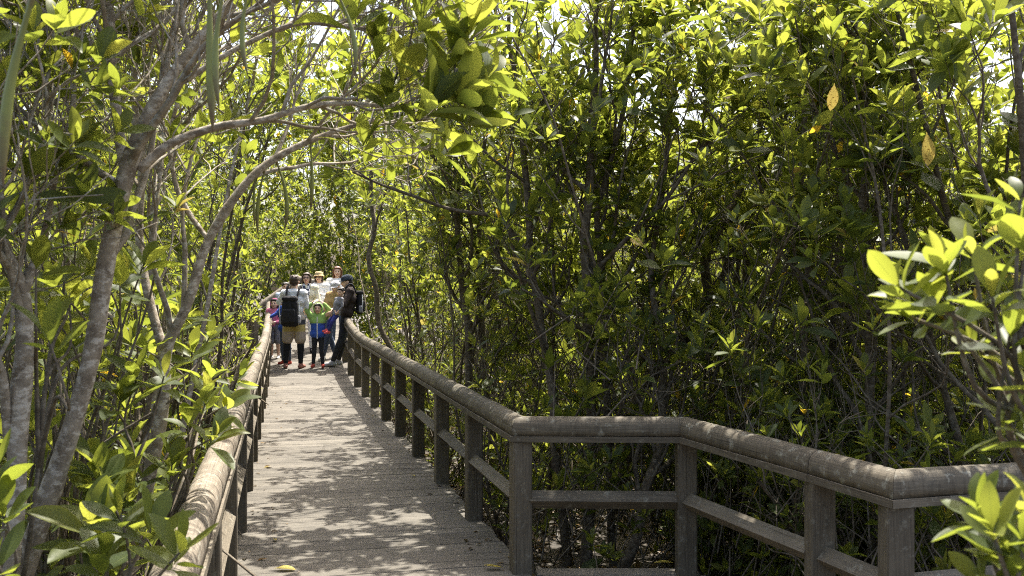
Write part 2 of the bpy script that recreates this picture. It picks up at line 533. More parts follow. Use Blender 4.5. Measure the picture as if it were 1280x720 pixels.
TPL = {n: [leaf_template(leaf_secs(n), d, f) for d, f in ((0.1, 0.25), (0.28, 0.15), (-0.06, 0.45), (0.2, 0.6))] for n in (4, 8, 16)}
def rosettes(tips, rs, L0=0.10, n=8, spread=(14, 74)):
    """tips: list of (pos, axis, scale) -> arrays pos, dir, normal, length, tint"""
    if not tips: return None
    p = np.array([t[0] for t in tips]); a = np.array([t[1] for t in tips]); sc = np.array([t[2] for t in tips])
    a = a + np.array([0, 0, 0.6])
    a /= np.linalg.norm(a, axis=1, keepdims=True)
    N = len(p)
    ref = np.where(np.abs(a[:, 2:3]) < 0.9, np.array([[0, 0, 1.0]]), np.array([[1.0, 0, 0]]))
    u = np.cross(a, ref); u /= np.linalg.norm(u, axis=1, keepdims=True)
    v = np.cross(a, u)
    k = np.arange(n)
    phi = k[None] * 2.4 + rs.uniform(0, 6.28, (N, 1)) + rs.normal(0, 0.25, (N, n))
    th = np.radians(spread[0] + (spread[1] - spread[0]) * (k[None] / (n - 1)) + rs.normal(0, 10, (N, n)))
    rad = u[:, None] * np.cos(phi)[..., None] + v[:, None] * np.sin(phi)[..., None]
    d = a[:, None] * np.cos(th)[..., None] + rad * np.sin(th)[..., None]
    nr = a[:, None] * np.sin(th)[..., None] - rad * np.cos(th)[..., None]
    nr = nr + rs.normal(0, 0.22, nr.shape)
    base = p[:, None] - a[:, None] * (0.35 * L0 * (k / n))[None, :, None]
    ln = L0 * sc[:, None] * rs.uniform(0.6, 1.12, (N, n)) * (0.75 + 0.3 * k / n)[None]
    tint = np.clip(rs.normal(0.42, 0.2, (N, n)) + (0.25 - 0.4 * k / n)[None] + rs.normal(0, 0.1, (N, 1)), 0, 0.95)
    tint = np.where(rs.random((N, n)) < 0.012, 1.0, tint)
    keep = rs.random((N, n)) < 0.9
    return [x[keep] for x in (base, d, nr, ln, tint)]
def frames(d, nr):
    d = d / np.linalg.norm(d, axis=1, keepdims=True)
    x = np.cross(d, nr); x /= np.linalg.norm(x, axis=1, keepdims=True) + 1e-9
    z = np.cross(x, d)
    return x, d, z
def leaves_mesh(name, arr, lod, rs, mat, origin=(0, 0, 0)):
    base, d, nr, ln, tint = arr
    x, y, z = frames(d, nr)
    Vs, Ts, As = [], [], []
    off = 0
    which = rs.integers(0, 4, len(base))
    for w in range(4):
        m = which == w
        if not m.any(): continue
        V, T, A = TPL[lod][w]
        wd = rs.uniform(0.85, 1.2, m.sum())
        co = base[m][:, None] - np.array(origin) + ln[m][:, None, None] * (V[None, :, 0:1] * wd[:, None, None] * x[m][:, None] + V[None, :, 1:2] * y[m][:, None] + V[None, :, 2:3] * z[m][:, None])
        k = m.sum()
        Vs.append(co.reshape(-1, 3))
        Ts.append((T[None] + (off + np.arange(k) * len(V))[:, None, None]).reshape(-1, 3))
        at = np.zeros((k, len(V), 4)); at[..., 0] = tint[m][:, None]; at[..., 1] = A[None, :, 0]; at[..., 2] = A[None, :, 1]; at[..., 3] = 1
        As.append(at.reshape(-1, 4))
        off += k * len(V)
    return np_mesh(name, np.concatenate(Vs), np.concatenate(Ts), mat, np.concatenate(As))
# single leaves share these meshes
_rs = np.random.default_rng(5)
LEAFOBJ = []
for i in range(24):
    V, T, A = TPL[16][i % 4]
    at = np.zeros((len(V), 4)); at[:, 0] = np.clip(i / 23.0 * 0.95, 0, 0.95); at[:, 1:3] = A; at[:, 3] = 1
    V2 = V.copy(); V2[:, 0] *= _rs.uniform(0.85, 1.2)
    V2[:, 2] += 0.03 * np.sin(V2[:, 1] * 5 + i)
    LEAFOBJ.append(np_mesh('leaf', V2, T, LEAF_NEAR, at))
YLEAF = []
for i in range(4):
    V, T, A = TPL[16][i]
    at = np.zeros((len(V), 4)); at[:, 0] = i / 3; at[:, 1:3] = A; at[:, 3] = 1
    YLEAF.append(np_mesh('leaf', V * np.array([1.15, 1, 1]), T, YELLOW, at))
def leaf_objects(arr, parent, origin, meshes=None):
    base, d, nr, ln, tint = arr
    x, y, z = frames(d, nr)
    for i in range(len(base)):
        if meshes: me = meshes[i % len(meshes)]
        elif tint[i] > 0.97: me = YLEAF[i % 4]
        else: me = LEAFOBJ[min(23, max(0, int(tint[i] / 0.95 * 23 + 0.5)))]
        o = bpy.data.objects.new('leaf', me)
        COL.objects.link(o)
        o.parent = parent
        l = float(ln[i]); X, Yv, Z, B = x[i] * l, y[i] * l, z[i] * l, base[i] - origin
        o.matrix_local = Matrix(((X[0], Yv[0], Z[0], B[0]), (X[1], Yv[1], Z[1], B[1]), (X[2], Yv[2], Z[2], B[2]), (0, 0, 0, 1)))
def tubes(lines, sides):
    """lines: list of (pts list, r0, r1) with equal point count -> verts, tris"""
    by = {}
    for l in lines: by.setdefault(len(l[0]), []).append(l)
    Vs, Ts, off = [], [], 0
    for n, ls in by.items():
        if n < 2: continue
        Pn = np.array([[tuple(q) for q in l[0]] for l in ls], float)
        if isinstance(ls[0][1], (list, tuple)): rr = np.array([l[1] for l in ls], float)
        else:
            t = np.linspace(0, 1, n)
            r0 = np.array([l[1] for l in ls])[:, None]; r1 = np.array([l[2] for l in ls])[:, None]
            rr = r0 + (r1 - r0) * t[None]
        tg = np.gradient(Pn, axis=1)
        tg /= np.linalg.norm(tg, axis=2, keepdims=True) + 1e-9
        ref = np.array([0.83, 0.47, 0.31]); 
        u = np.cross(tg, ref); u /= np.linalg.norm(u, axis=2, keepdims=True) + 1e-9
        v = np.cross(tg, u)
        a = np.arange(sides) * 2 * math.pi / sides
        ring = u[:, :, None] * np.cos(a)[None, None, :, None] + v[:, :, None] * np.sin(a)[None, None, :, None]
        V = Pn[:, :, None] + ring * rr[:, :, None, None]
        Bn = len(ls)
        idx = np.arange(n * sides).reshape(n, sides)
        q0, q1 = idx[:-1], np.roll(idx[:-1], -1, 1)
        q3, q2 = idx[1:], np.roll(idx[1:], -1, 1)
        T = np.concatenate([np.stack([q0, q1, q2], -1).reshape(-1, 3), np.stack([q0, q2, q3], -1).reshape(-1, 3)])
        Vs.append(V.reshape(-1, 3))
        Ts.append((T[None] + (off + np.arange(Bn) * n * sides)[:, None, None]).reshape(-1, 3))
        off += Bn * n * sides
    return np.concatenate(Vs), np.concatenate(Ts)
def tube_mesh(name, lines, sides, mat, origin=(0, 0, 0)):
    V, T = tubes(lines, sides)
    return np_mesh(name, V - np.array(origin), T, mat)
def smooth_line(pts, rad, sub=4):
    """Catmull-Rom through hand placed points"""
    out, ro = [], []
    n = len(pts)
    for i in range(n - 1):
        p0, p1, p2, p3 = pts[max(0, i - 1)], pts[i], pts[i + 1], pts[min(n - 1, i + 2)]
        for k in range(sub):
            t = k / sub
            out.append(0.5 * ((2 * p1) + (p2 - p0) * t + (2 * p0 - 5 * p1 + 4 * p2 - p3) * t * t + (3 * p1 - p0 - 3 * p2 + p3) * t ** 3))
            ro.append(rad[i] + (rad[i + 1] - rad[i]) * t)
    out.append(pts[-1]); ro.append(rad[-1])
    return out, ro

# ------------------------------------------------------------------ where leaves and branches may not grow
def blocked(p, zc=2.25):
    """the walkway is kept clear, and so is the bay at the right"""
    x, y, z = p
    if z > (min(4.6, 3.6 + max(0, y - 6) * 0.22) if x > -0.1 * y else min(4.6, 3.15 + max(0, y - 3) * 0.2)) + 0.3 * noise.noise(Vector((x, y, 2))): return True
    if z > zc + 2.6: return False
    l, r = xl(y), xr(y)
    if -1 < y < 24 and l - 0.02 < x < r + 0.12 and z < (zc if y > 6 else 1.98): return True
    if y <= 5.9 and l + 1.0 < x < platform_x(y) + 0.15 and z < 4.6: return True
    return False
def dapple(q):
    """how much of the crown above is open over a place on the deck: 0 = shade, 1 = open"""
    Y = q.y
    u = (q.x - xl(Y)) / (xr(Y) - xl(Y))
    n = noise.noise(Vector((q.x * 1.3, Y * 0.9, 3.3))) + 0.7 * noise.noise(Vector((q.x * 3.2, Y * 2.4, 8.1)))
    open_ = 0.12 + n * 1.1 + 0.2 * max(0, 0.5 - u) - 0.35 * max(0, u - 0.62)
    if Y > 16: open_ += 0.9
    return open_
def keep_tip(p, rr):
    if blocked(p, 2.1): return False
    t = p.z / SUN.z
    q = p - SUN * t
    if 3.0 < q.y < 22.5 and xl(q.y) - 0.25 < q.x < xr(q.y) + 0.05:
        o = dapple(q)
        return rr.random() < min(0.98, max(0.18, 1.2 - 0.6 * o))
    return True

# ------------------------------------------------------------------ mangrove trees
def perp_dir(d, ang, az):
    ref = Vector((0, 0, 1)) if abs(d.z) < 0.9 else Vector((1, 0, 0))
    u = d.cross(ref).normalized()
    v = d.cross(u)
    return d * math.cos(ang) + (u * math.cos(az) + v * math.sin(az)) * math.sin(ang)
def wander(p, d, L, n, bend, up, rr):
    pts = [p.copy()]
    for i in range(n):
        d = Vector((d.x + rr.gauss(0, bend), d.y + rr.gauss(0, bend), d.z + rr.gauss(0, bend) + up)).normalized()
        p = p + d * (L / n)
        pts.append(p.copy())
    return pts, d
def clip(pts, check):
    if not check: return pts
    out = []
    for q in pts:
        if check(q): break
        out.append(q)
    return out
def grow(stems, rr, limb=1.0, nl=9, nb=5, nt=5, f0=0.35, leaf_z=(0.2, 2.4), leaf_min=0.15, check=blocked, keep=keep_tip, up=0.08, ldens=1.0):
    """stems: list of (points, radii). returns level lists and leaf tips"""
    L1, L2, L3, tips = [], [], [], []
    def tip(p, d, s=1.0):
        pr = leaf_min + (1 - leaf_min) * min(1, max(0, (p.z - leaf_z[0]) / (leaf_z[1] - leaf_z[0])))
        if rr.random() > pr * ldens: return
        if keep and not keep(p, rr): return
        tips.append((tuple(p), tuple(d), s * rr.uniform(0.8, 1.15)))
    for pts, rad in stems:
        n = len(pts)
        ph = rr.uniform(0, 6.28)
        for i in range(nl):
            f = f0 + (1 - f0) * (i + rr.random() * 0.8) / nl
            x = f * (n - 1); k = min(n - 2, int(x)); p = pts[k].lerp(pts[k + 1], x - k)
            d = (pts[k + 1] - pts[k]).normalized()
            ph += 2.4 + rr.gauss(0, 0.4)
            dd = perp_dir(d, R(rr.uniform(32, 68)), ph)
            ln = limb * rr.uniform(0.65, 1.2) * (1.2 - 0.55 * f)
            r0 = min(rad[k] * 0.6, 0.008 + ln * 0.011)
            lp, ld = wander(p, (dd + Vector((0, 0, 0.25))).normalized(), ln, 7, 0.16, up, rr)
            lp = clip(lp, check)
            if len(lp) < 4: continue
            L1.append((lp, r0, r0 * 0.4))
            m = len(lp)
            pb = rr.uniform(0, 6.28)
            for j in range(nb + 1):
                g = 1.0 if j == nb else 0.3 + 0.68 * (j + rr.random()) / nb
                xx = g * (m - 1); kk = min(m - 2, int(xx)); bp = lp[kk].lerp(lp[kk + 1], xx - kk)
                bd = (lp[kk + 1] - lp[kk]).normalized()
                pb += 2.4
                b2 = bd if j == nb else perp_dir(bd, R(rr.uniform(30, 62)), pb + rr.gauss(0, 0.4))
                bl = ln * rr.uniform(0.28, 0.55)
                bpts, bdir = wander(bp, (b2 + Vector((0, 0, 0.2))).normalized(), bl, 4, 0.2, up * 1.3, rr)
                bpts = clip(bpts, check)
                if len(bpts) < 3: continue
                L2.append((bpts, r0 * 0.45, r0 * 0.22))
                mm = len(bpts)
                pt = rr.uniform(0, 6.28)
                for t in range(nt):
                    h = 1.0 if t == 0 else rr.uniform(0.35, 0.95)
                    x3 = h * (mm - 1); k3 = min(mm - 2, int(x3)); tp = bpts[k3].lerp(bpts[k3 + 1], x3 - k3)
                    td = (bpts[k3 + 1] - bpts[k3]).normalized()
                    pt += 2.4
                    t2 = td if t == 0 else perp_dir(td, R(rr.uniform(30, 60)), pt)
                    tl = rr.uniform(0.08, 0.24)
                    tpts, tdir = wander(tp, (t2 + Vector((0, 0, 0.25))).normalized(), tl, 2, 0.18, 0.12, rr)
                    if check and check(tpts[-1]): continue
                    L3.append((tpts, max(0.0022, r0 * 0.2), 0.0018))
                    tip(tpts[-1], tdir)
    return L1, L2, L3, tips
def auto_stems(base, h, ns, rr, spread=0.22, r=0.04, lean=(0, 0), n=9, crook=0.07):
    out = []
    ph = rr.uniform(0, 6.28)
    for i in range(ns):
        ph += 6.28 / ns + rr.gauss(0, 0.3)
        s = spread * rr.uniform(0.5, 1.2)
        d = Vector((math.cos(ph) * s + lean[0], math.sin(ph) * s + lean[1], 1)).normalized()
        L = h * rr.uniform(0.82, 1.05)
        p = Vector(base) + Vector((math.cos(ph), math.sin(ph), 0)) * (0.05 if ns > 1 else 0)
        p.z = GZ - 0.1
        pts, _ = wander(p, d, L, n, crook, 0.05, rr)
        pts = clip(pts, blocked)
        if len(pts) < 4: continue
        r0 = r * rr.uniform(0.75, 1.15)
        rad = [r0 * (1.25 if k == 0 else 1) * (1 - 0.72 * k / n) for k in range(len(pts))]
        out.append((pts, rad))
    return out
def seen_size(pos, ln):
    y = pos[:, 1]
    px = 640 + pos[:, 0] / np.maximum(y, 0.1) * F
    py = HOR - (pos[:, 2] - CAMZ) / np.maximum(y, 0.1) * F
    ok = (y > 0.4) & (px > -20) & (px < 1300) & (py > -20) & (py < 740)
    return np.where(ok, ln * F / np.maximum(y, 0.1), 0)
TREES = 0
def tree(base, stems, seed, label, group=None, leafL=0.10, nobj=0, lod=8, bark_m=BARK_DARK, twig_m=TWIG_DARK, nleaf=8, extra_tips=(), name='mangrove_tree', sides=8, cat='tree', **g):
    rr = random.Random(seed)
    rs = np.random.default_rng(seed)
    org = Vector((base[0], base[1], GZ))
    root = empty(name, org, label=label, cat=cat, group=group)
    L1, L2, L3, tips = grow(stems, rr, **g)
    for pts, rad in stems:
        sp, sr = smooth_line(pts, rad, 3)
        sr = [r * (1 + 0.16 * noise.noise(q * 9)) for q, r in zip(sp, sr)]
        link('trunk', tube_mesh('trunk', [(sp, sr, None)], sides + 2, bark_m, org), root)
    if L1: tag(link('branches', tube_mesh('branches', L1, 5, twig_m, org), root), kind='stuff')
    hold = [q for st_ in stems for q in st_[0][2:]] + [q for l_ in L1 for q in l_[0]]
    for tp_ in extra_tips:                           # twigs that carry the hand placed sprays
        e_ = Vector(tp_[0]); q = min(hold, key=lambda v: (v - e_).length_squared)
        md = q.lerp(e_, 0.5) + Vector((0, 0, 0.05))
        L2.append(([q, q.lerp(md, 0.6), md, md.lerp(e_, 0.6), e_], 0.005, 0.003)); hold.append(md); hold.append(e_)
    if L2: tag(link('twigs', tube_mesh('twigs', L2 + L3, 3, twig_m, org), root), kind='stuff')
    arr = rosettes(tips, rs, leafL, nleaf)
    if extra_tips:
        a2 = rosettes(list(extra_tips), rs, leafL, 9)
        arr = a2 if arr is None else [np.concatenate([u, v]) for u, v in zip(arr, a2)]
    if arr is None: return root
    if nobj:
        sz = seen_size(arr[0], arr[3])
        order = np.argsort(-sz)
        big = order[:nobj]
        big = big[sz[big] > 9]
        leaf_objects([a[big] for a in arr], root, np.array(org))
        rest = np.ones(len(sz), bool); rest[big] = False
        arr = [a[rest] for a in arr]
    if len(arr[0]):
        tag(link('foliage', leaves_mesh('foliage', arr, lod, rs, LEAF, org), root), kind='stuff')
    return root
def S(*pts):
    """a hand placed stem: (px, py, distance, radius in px)"""
    P_, R_ = [], []
    for px, py, Y, r in pts:
        P_.append(P(px, py, Y)); R_.append((0.65 if px < 320 else 0.66) * r / F * Y)
    L_, R_ = smooth_line(P_, R_, 3)
    k = 0.05 if pts[0][0] > 320 else 0.018           # natural crookedness
    L_ = [q + k * Vector((noise.noise(Vector((q.x * 3, q.z * 2.1, pts[0][0]))), noise.noise(Vector((q.x * 3, q.z * 2.1, pts[0][0] + 40))), 0)) for q in L_]
    return L_, R_

def keep_left(p, rr):
    if p.x > -1.05 - 0.1 * p.y and p.z > 2.3 and rr.random() < 0.75: return False
    return keep_tip(p, rr)

# ------------------------------------------------------------------ left bank: near trees placed by hand
PODS = [None] * 3
for k in range(3):                                   # slim hanging seed pods, unit length, pointing down
    pts = [Vector((0.11 * (k - 0.8) * math.sin(t * 2.6), 0.02 * math.sin(t * 3), -t)) for t in [i / 9 for i in range(10)]]
    rad = [0.022, 0.014, 0.017, 0.022, 0.027, 0.031, 0.033, 0.029, 0.019, 0.003]
    V, T = tubes([(pts, rad, None)], 10)
    me2 = np_mesh('seed_pod', V, T, POD)
    PODS[k] = me2
def pods(root, spec):
    org = root.location
    for i, (px, py, Y, lpx, tilt) in enumerate(spec):
        o = link('seed_pod', PODS[i % 3], root)
        l = lpx / F * Y
        o.location = P(px, py, Y) - org
        o.rotation_euler = (0, -tilt, i * 1.3 if abs(tilt) < 0.05 else 0)
        o.scale = (l * 0.9, l * 0.9, l)
G_LEFT = 'mangrove trees behind the left railing'
G_RIGHT = 'mangrove trees behind the right railing'
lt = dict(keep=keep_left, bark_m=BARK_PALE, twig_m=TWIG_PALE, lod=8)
t = tree((-1.35, 3.0), [
    S((-30, 900, 2.9, 26), (35, 700, 2.9, 21), (82, 560, 2.9, 19), (112, 440, 2.9, 17), (133, 330, 2.9, 18), (163, 208, 2.9, 17), (198, 125, 2.9, 12), (240, 60, 2.95, 10), (295, -5, 3.0, 9), (350, -80, 3.1, 6)),
    S((160, 225, 2.9, 11), (147, 150, 2.9, 9), (136, 78, 2.9, 9), (134, 0, 2.9, 7), (128, -90, 2.9, 5)),
    S((136, 80, 2.9, 7), (105, 45, 2.88, 6), (60, 18, 2.85, 5), (10, -20, 2.8, 4)),
    S((172, 212, 2.92, 11), (215, 178, 2.95, 9), (275, 158, 3.0, 8), (330, 150, 3.0, 7), (385, 134, 3.05, 6), (440, 130, 3.1, 4.5), (505, 136, 3.1, 3.5)),
    S((232, 100, 2.95, 6), (290, 60, 3.0, 5), (370, 30, 3.05, 5), (440, 35, 3.1, 4), (505, 40, 3.1, 3))],
    11, 'large grey mangrove with lichen-patched forked trunk, nearest at the left edge of the walkway', G_LEFT, 0.115, 300,
    limb=0.75, nl=9, nb=5, nt=5, f0=0.42, leaf_z=(1.2, 3.2), leaf_min=0.06, ldens=0.6,
    extra_tips=[(tuple(P(x, y, Y)), d, s_ * 1.35) for x, y, Y, d, s_ in [(548, 105, 2.7, (.5, 0, .5), 1.2), (590, 150, 2.7, (.8, 0, .2), 1.15), (500, 95, 2.75, (.2, 0, .8), 1.1), (565, 60, 2.7, (.6, 0, .6), 1.15), (520, 150, 2.8, (.5, -.2, .3), 1.0), (470, 60, 2.8, (0, 0, 1), 1.0), (610, 95, 2.75, (.8, .2, .5), 1.0), (560, 190, 2.9, (.6, 0, -.2), 1.0), (455, 180, 3.0, (.3, 0, .5), .9), (525, 30, 2.7, (.5, 0, .8), 1.0), (540, 130, 2.6, (.7, -.1, .4), 1.1), (575, 115, 2.65, (.7, 0, .5), 1.1), (485, 125, 2.8, (.3, 0, .7), 1.0), (440, 20, 2.7, (0, 0, 1), 1.1), (590, 35, 2.7, (.4, 0, .9), 1.0)]], **lt)
pods(t, [(280, -15, 2.1, 150, 0.0), (262, -30, 2.2, 195, 0.03), (312, -20, 2.2, 115, -0.04), (44, -14, 1.65, 250, -0.12), (388, 179, 3.87, 85, 0), (344, 198, 3.84, 92, 0.06), (331, 211, 3.83, 84, -0.06), (319, 221, 3.81, 62, 0), (420, -12, 2.4, 110, 0.15)])
tree((-1.75, 3.7), [
    S((120, 900, 3.7, 16), (165, 700, 3.7, 14), (188, 590, 3.7, 13), (202, 490, 3.7, 13), (206, 440, 3.7, 12), (236, 378, 3.7, 9), (262, 300, 3.75, 9), (308, 228, 3.8, 8), (355, 192, 3.85, 7), (415, 165, 3.9, 5), (470, 150, 3.9, 3)),
    S((206, 442, 3.7, 10), (184, 365, 3.75, 8), (173, 285, 3.8, 8), (176, 200, 3.8, 7), (168, 100, 3.8, 6), (180, 0, 3.8, 5), (190, -80, 3.8, 3)),
    S((262, 300, 3.75, 5), (225, 240, 3.8, 5), (215, 160, 3.8, 4), (245, 70, 3.8, 3))],
    12, 'grey mangrove with trunk split in a V, bare limb reaching over the left handrail', G_LEFT, 0.115, 300,
    limb=0.8, nl=9, nb=5, nt=5, f0=0.4, leaf_z=(1.2, 3.2), leaf_min=0.06, ldens=0.5, **lt)
tree((-1.55, 2.75), [
    S((0, 900, 2.75, 24), (14, 700, 2.75, 21), (22, 560, 2.75, 19), (30, 450, 2.75, 18), (28, 365, 2.75, 15), (2, 290, 2.7, 10), (-20, 200, 2.7, 8), (-40, 60, 2.7, 6)),
    S((30, 372, 2.75, 11), (55, 300, 2.78, 7), (68, 225, 2.8, 6), (92, 120, 2.85, 5), (85, 20, 2.85, 4)),
    S((16, 560, 2.75, 9), (5, 470, 2.7, 8), (-25, 400, 2.65, 6))],
    13, 'mottled grey mangrove trunk rising at the far left border of the photo', G_LEFT, 0.115, 200,
    limb=0.65, nl=8, nb=5, nt=5, f0=0.45, leaf_z=(1.2, 3.0), leaf_min=0.06, ldens=0.5, **lt)
tree((-2.3, 4.6), [S((150, 760, 4.6, 9), (190, 560, 4.6, 9), (196, 440, 4.6, 8), (190, 320, 4.6, 7), (200, 190, 4.6, 6), (215, 60, 4.6, 4), (225, -60, 4.6, 3))],
    14, 'thin pale mangrove stem standing just behind the V-forked trunk', G_LEFT, 0.115, 150, limb=0.9, nl=11, f0=0.3, leaf_z=(1.2, 3.0), leaf_min=0.06, ldens=0.6, **lt)
left_auto = [
    (-2.75, 4.1, 4.4, 3, 'multi-stemmed pale mangrove filling the upper left corner', (0.02, -0.03), 200),
    (-2.15, 5.7, 4.6, 3, 'pale mangrove behind the left railing beside its third visible post', (0.12, 0), 200),
    (-3.0, 6.6, 4.8, 2, 'bushy mangrove set back behind the left railing', (0.1, 0), 120),
    (-2.75, 7.6, 4.4, 3, 'mangrove whose grey twigs arch from the left over the middle of the walk', (0.4, 0), 250),
    (-3.25, 9.4, 4.6, 3, 'leaning mangrove overhanging the walk from the left, nearer the people', (0.5, 0), 250),
    (-3.75, 11.3, 4.6, 3, 'dark-stemmed mangrove leaning beside the far part of the left railing', (0.5, 0), 150),
    (-4.2, 13.2, 4.6, 3, 'mangrove arching above the pink-hooded child and the walkers', (0.5, -0.04), 150)]
for i, (x, y, h, ns, lab, lean, no) in enumerate(left_auto):
    st = auto_stems((x, y, 0), h, ns, random.Random(100 + i), 0.28, 0.026, lean)
    tree((x, y), st, 120 + i, lab, G_LEFT, 0.13, no, limb=1.2, nl=8, nb=4, nt=4, f0=0.25, leaf_z=(0.9, 3.0), leaf_min=0.2, ldens=0.85,
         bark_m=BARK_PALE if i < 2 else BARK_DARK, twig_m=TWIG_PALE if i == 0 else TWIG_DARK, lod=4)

# ------------------------------------------------------------------ right bank
rt = dict(leaf_z=(0.9, 2.6), leaf_min=0.1, ldens=0.66, f0=0.18, nt=4)
tree((0.4, 7.4), [S((712, 760, 7.4, 10), (690, 500, 7.4, 8.5), (672, 380, 7.45, 7.5), (662, 300, 7.5, 7), (655, 190, 7.6, 6), (640, 60, 7.7, 4), (630, -80, 7.8, 3)),
    S((664, 318, 7.5, 4.5), (625, 275, 7.5, 4), (570, 262, 7.45, 3.5), (500, 240, 7.4, 3), (440, 215, 7.4, 2))],
    21, 'mottled slender mangrove behind the railing corner, one long limb reaching left', G_RIGHT, 0.17, 300, nl=11, limb=1.35, **rt)
tree((0.55, 7.1), [S((730, 770, 7.1, 13), (736, 600, 7.1, 11), (738, 470, 7.1, 9.5), (733, 300, 7.1, 8.5), (740, 150, 7.2, 7), (748, 20, 7.2, 5), (752, -90, 7.2, 3)),
    S((770, 760, 7.3, 9), (757, 470, 7.3, 7.5), (750, 270, 7.4, 6), (775, 130, 7.5, 4.5), (795, 0, 7.5, 3)),
    S((736, 350, 7.1, 5), (790, 290, 7.0, 4), (850, 225, 7.0, 3.5), (905, 150, 7.0, 2.5))],
    22, 'dark twin-stemmed mangrove rising straight behind the short front rail', G_RIGHT, 0.17, 300, nl=10, limb=1.35, **rt)
tree((1.1, 8.0), [S((770, 640, 8, 12), (800, 500, 8, 12), (840, 440, 8, 12), (868, 405, 8, 11), (883, 370, 8, 10), (878, 328, 8, 9), (896, 285, 8.1, 8), (925, 238, 8.2, 6), (950, 150, 8.3, 4), (958, 30, 8.3, 3)),
    S((883, 372, 8, 6), (915, 330, 8, 6), (938, 285, 8, 5), (985, 200, 8, 4), (1010, 90, 8, 3))],
    23, 'brown mangrove with a thick trunk bent in an S, in the shaded thicket', G_RIGHT, 0.17, 250, nl=9, limb=1.35, **rt)
tree((1.6, 8.6), [S((850, 640, 8.6, 9), (880, 520, 8.5, 8), (905, 440, 8.5, 8), (930, 375, 8.5, 7), (936, 310, 8.5, 6.5), (962, 250, 8.5, 5), (985, 130, 8.5, 4), (990, 10, 8.5, 3))],
    24, 'slim dark mangrove angled to the right of the S-bent trunk', G_RIGHT, 0.17, 200, nl=11, limb=1.35, **rt)
tree((1.95, 6.6), [S((1000, 740, 6.6, 8), (1004, 500, 6.6, 7), (1005, 350, 6.6, 6), (1002, 200, 6.6, 5), (1012, 50, 6.7, 3.5), (1015, -90, 6.7, 2.5))],
    25, 'straight thin dark mangrove stem above the sloping part of the near railing', G_RIGHT, 0.17, 300, nl=13, nb=4, limb=0.95, **dict(rt, nt=3))
tree((2.15, 6.0), [S((1092, 760, 6.0, 10), (1088, 560, 6, 9.5), (1084, 430, 6, 9), (1079, 250, 6, 7.5), (1088, 100, 6.1, 5), (1098, -60, 6.1, 3.5))],
    26, 'thicker upright mangrove stem just left of the near right railing corner', G_RIGHT, 0.18, 300, nl=12, nb=4, limb=0.95, **dict(rt, nt=3))
tree((2.4, 7.2), [S((1046, 740, 7.2, 7), (1042, 480, 7.2, 6), (1048, 300, 7.2, 5), (1062, 120, 7.2, 3.5), (1070, 0, 7.2, 2.5))],
    27, 'thin dark stem between the two upright mangroves left of the near corner', G_RIGHT, 0.16, 300, nl=11, nb=4, limb=0.95, **dict(rt, nt=3))
tree((0.9, 6.6), [S((775, 720, 6.6, 10), (792, 670, 6.6, 10), (808, 610, 6.7, 10), (824, 560, 6.9, 9), (830, 450, 7.1, 7), (815, 330, 7.2, 5.5), (830, 200, 7.2, 4), (850, 60, 7.2, 3))],
    28, 'mangrove with a bowed root-like trunk seen under the short front rail', G_RIGHT, 0.17, 250, nl=12, limb=1.0, **rt)
tree((-0.35, 9.2), [S((590, 600, 9.2, 8), (585, 450, 9.2, 7), (576, 330, 9.3, 6), (570, 200, 9.4, 4.5), (560, 60, 9.4, 3))],
    29, 'slim mangrove stem behind the middle of the long right railing', G_RIGHT, 0.17, 250, nl=13, limb=1.35, **rt)
tree((-0.2, 9.7), [S((614, 590, 9.7, 7), (606, 440, 9.7, 6.5), (598, 320, 9.7, 5.5), (606, 180, 9.7, 4), (612, 60, 9.7, 3))],
    30, 'thin mangrove just right of the slim stem behind the long right railing', G_RIGHT, 0.17, 200, nl=13, limb=1.35, **rt)
tree((-1.5, 13.0), [S((500, 470, 13, 5), (490, 440, 13, 5), (478, 412, 13, 5), (470, 375, 13, 5), (463, 320, 13, 4.5), (470, 280, 13, 4), (462, 220, 13, 3.5), (470, 120, 13, 2.5))],
    31, 'thin curved mangrove stem touching the far right railing beside the man in a cap', G_RIGHT, 0.13, 150, nl=11, limb=1.2, lod=4, **rt)
big = dict(rt); big['leaf_z'] = (0.9, 2.4)
t = tree((2.75, 5.4), auto_stems((2.75, 5.4, 0), 4.4, 3, random.Random(41), 0.2, 0.034, (-0.02, -0.03)),
    32, 'large-leaved mangrove with two spotted yellow leaves, upper right of the photo', G_RIGHT, 0.2, 300, nl=9, limb=0.9, nb=4, **dict(big, nt=3))
for px, py, Y, lp, dx in ((1158, 165, 4.2, 42, 0.12), (1043, 104, 4.3, 34, -0.1)):
    arr = [np.array([v], float) for v in (tuple(P(px, py, Y)), (dx, 0.05, -1), (0.1, -1, 0), )] + [np.array([lp / F * Y]), np.array([1.0])]
    leaf_objects(arr, t, np.array(t.location))
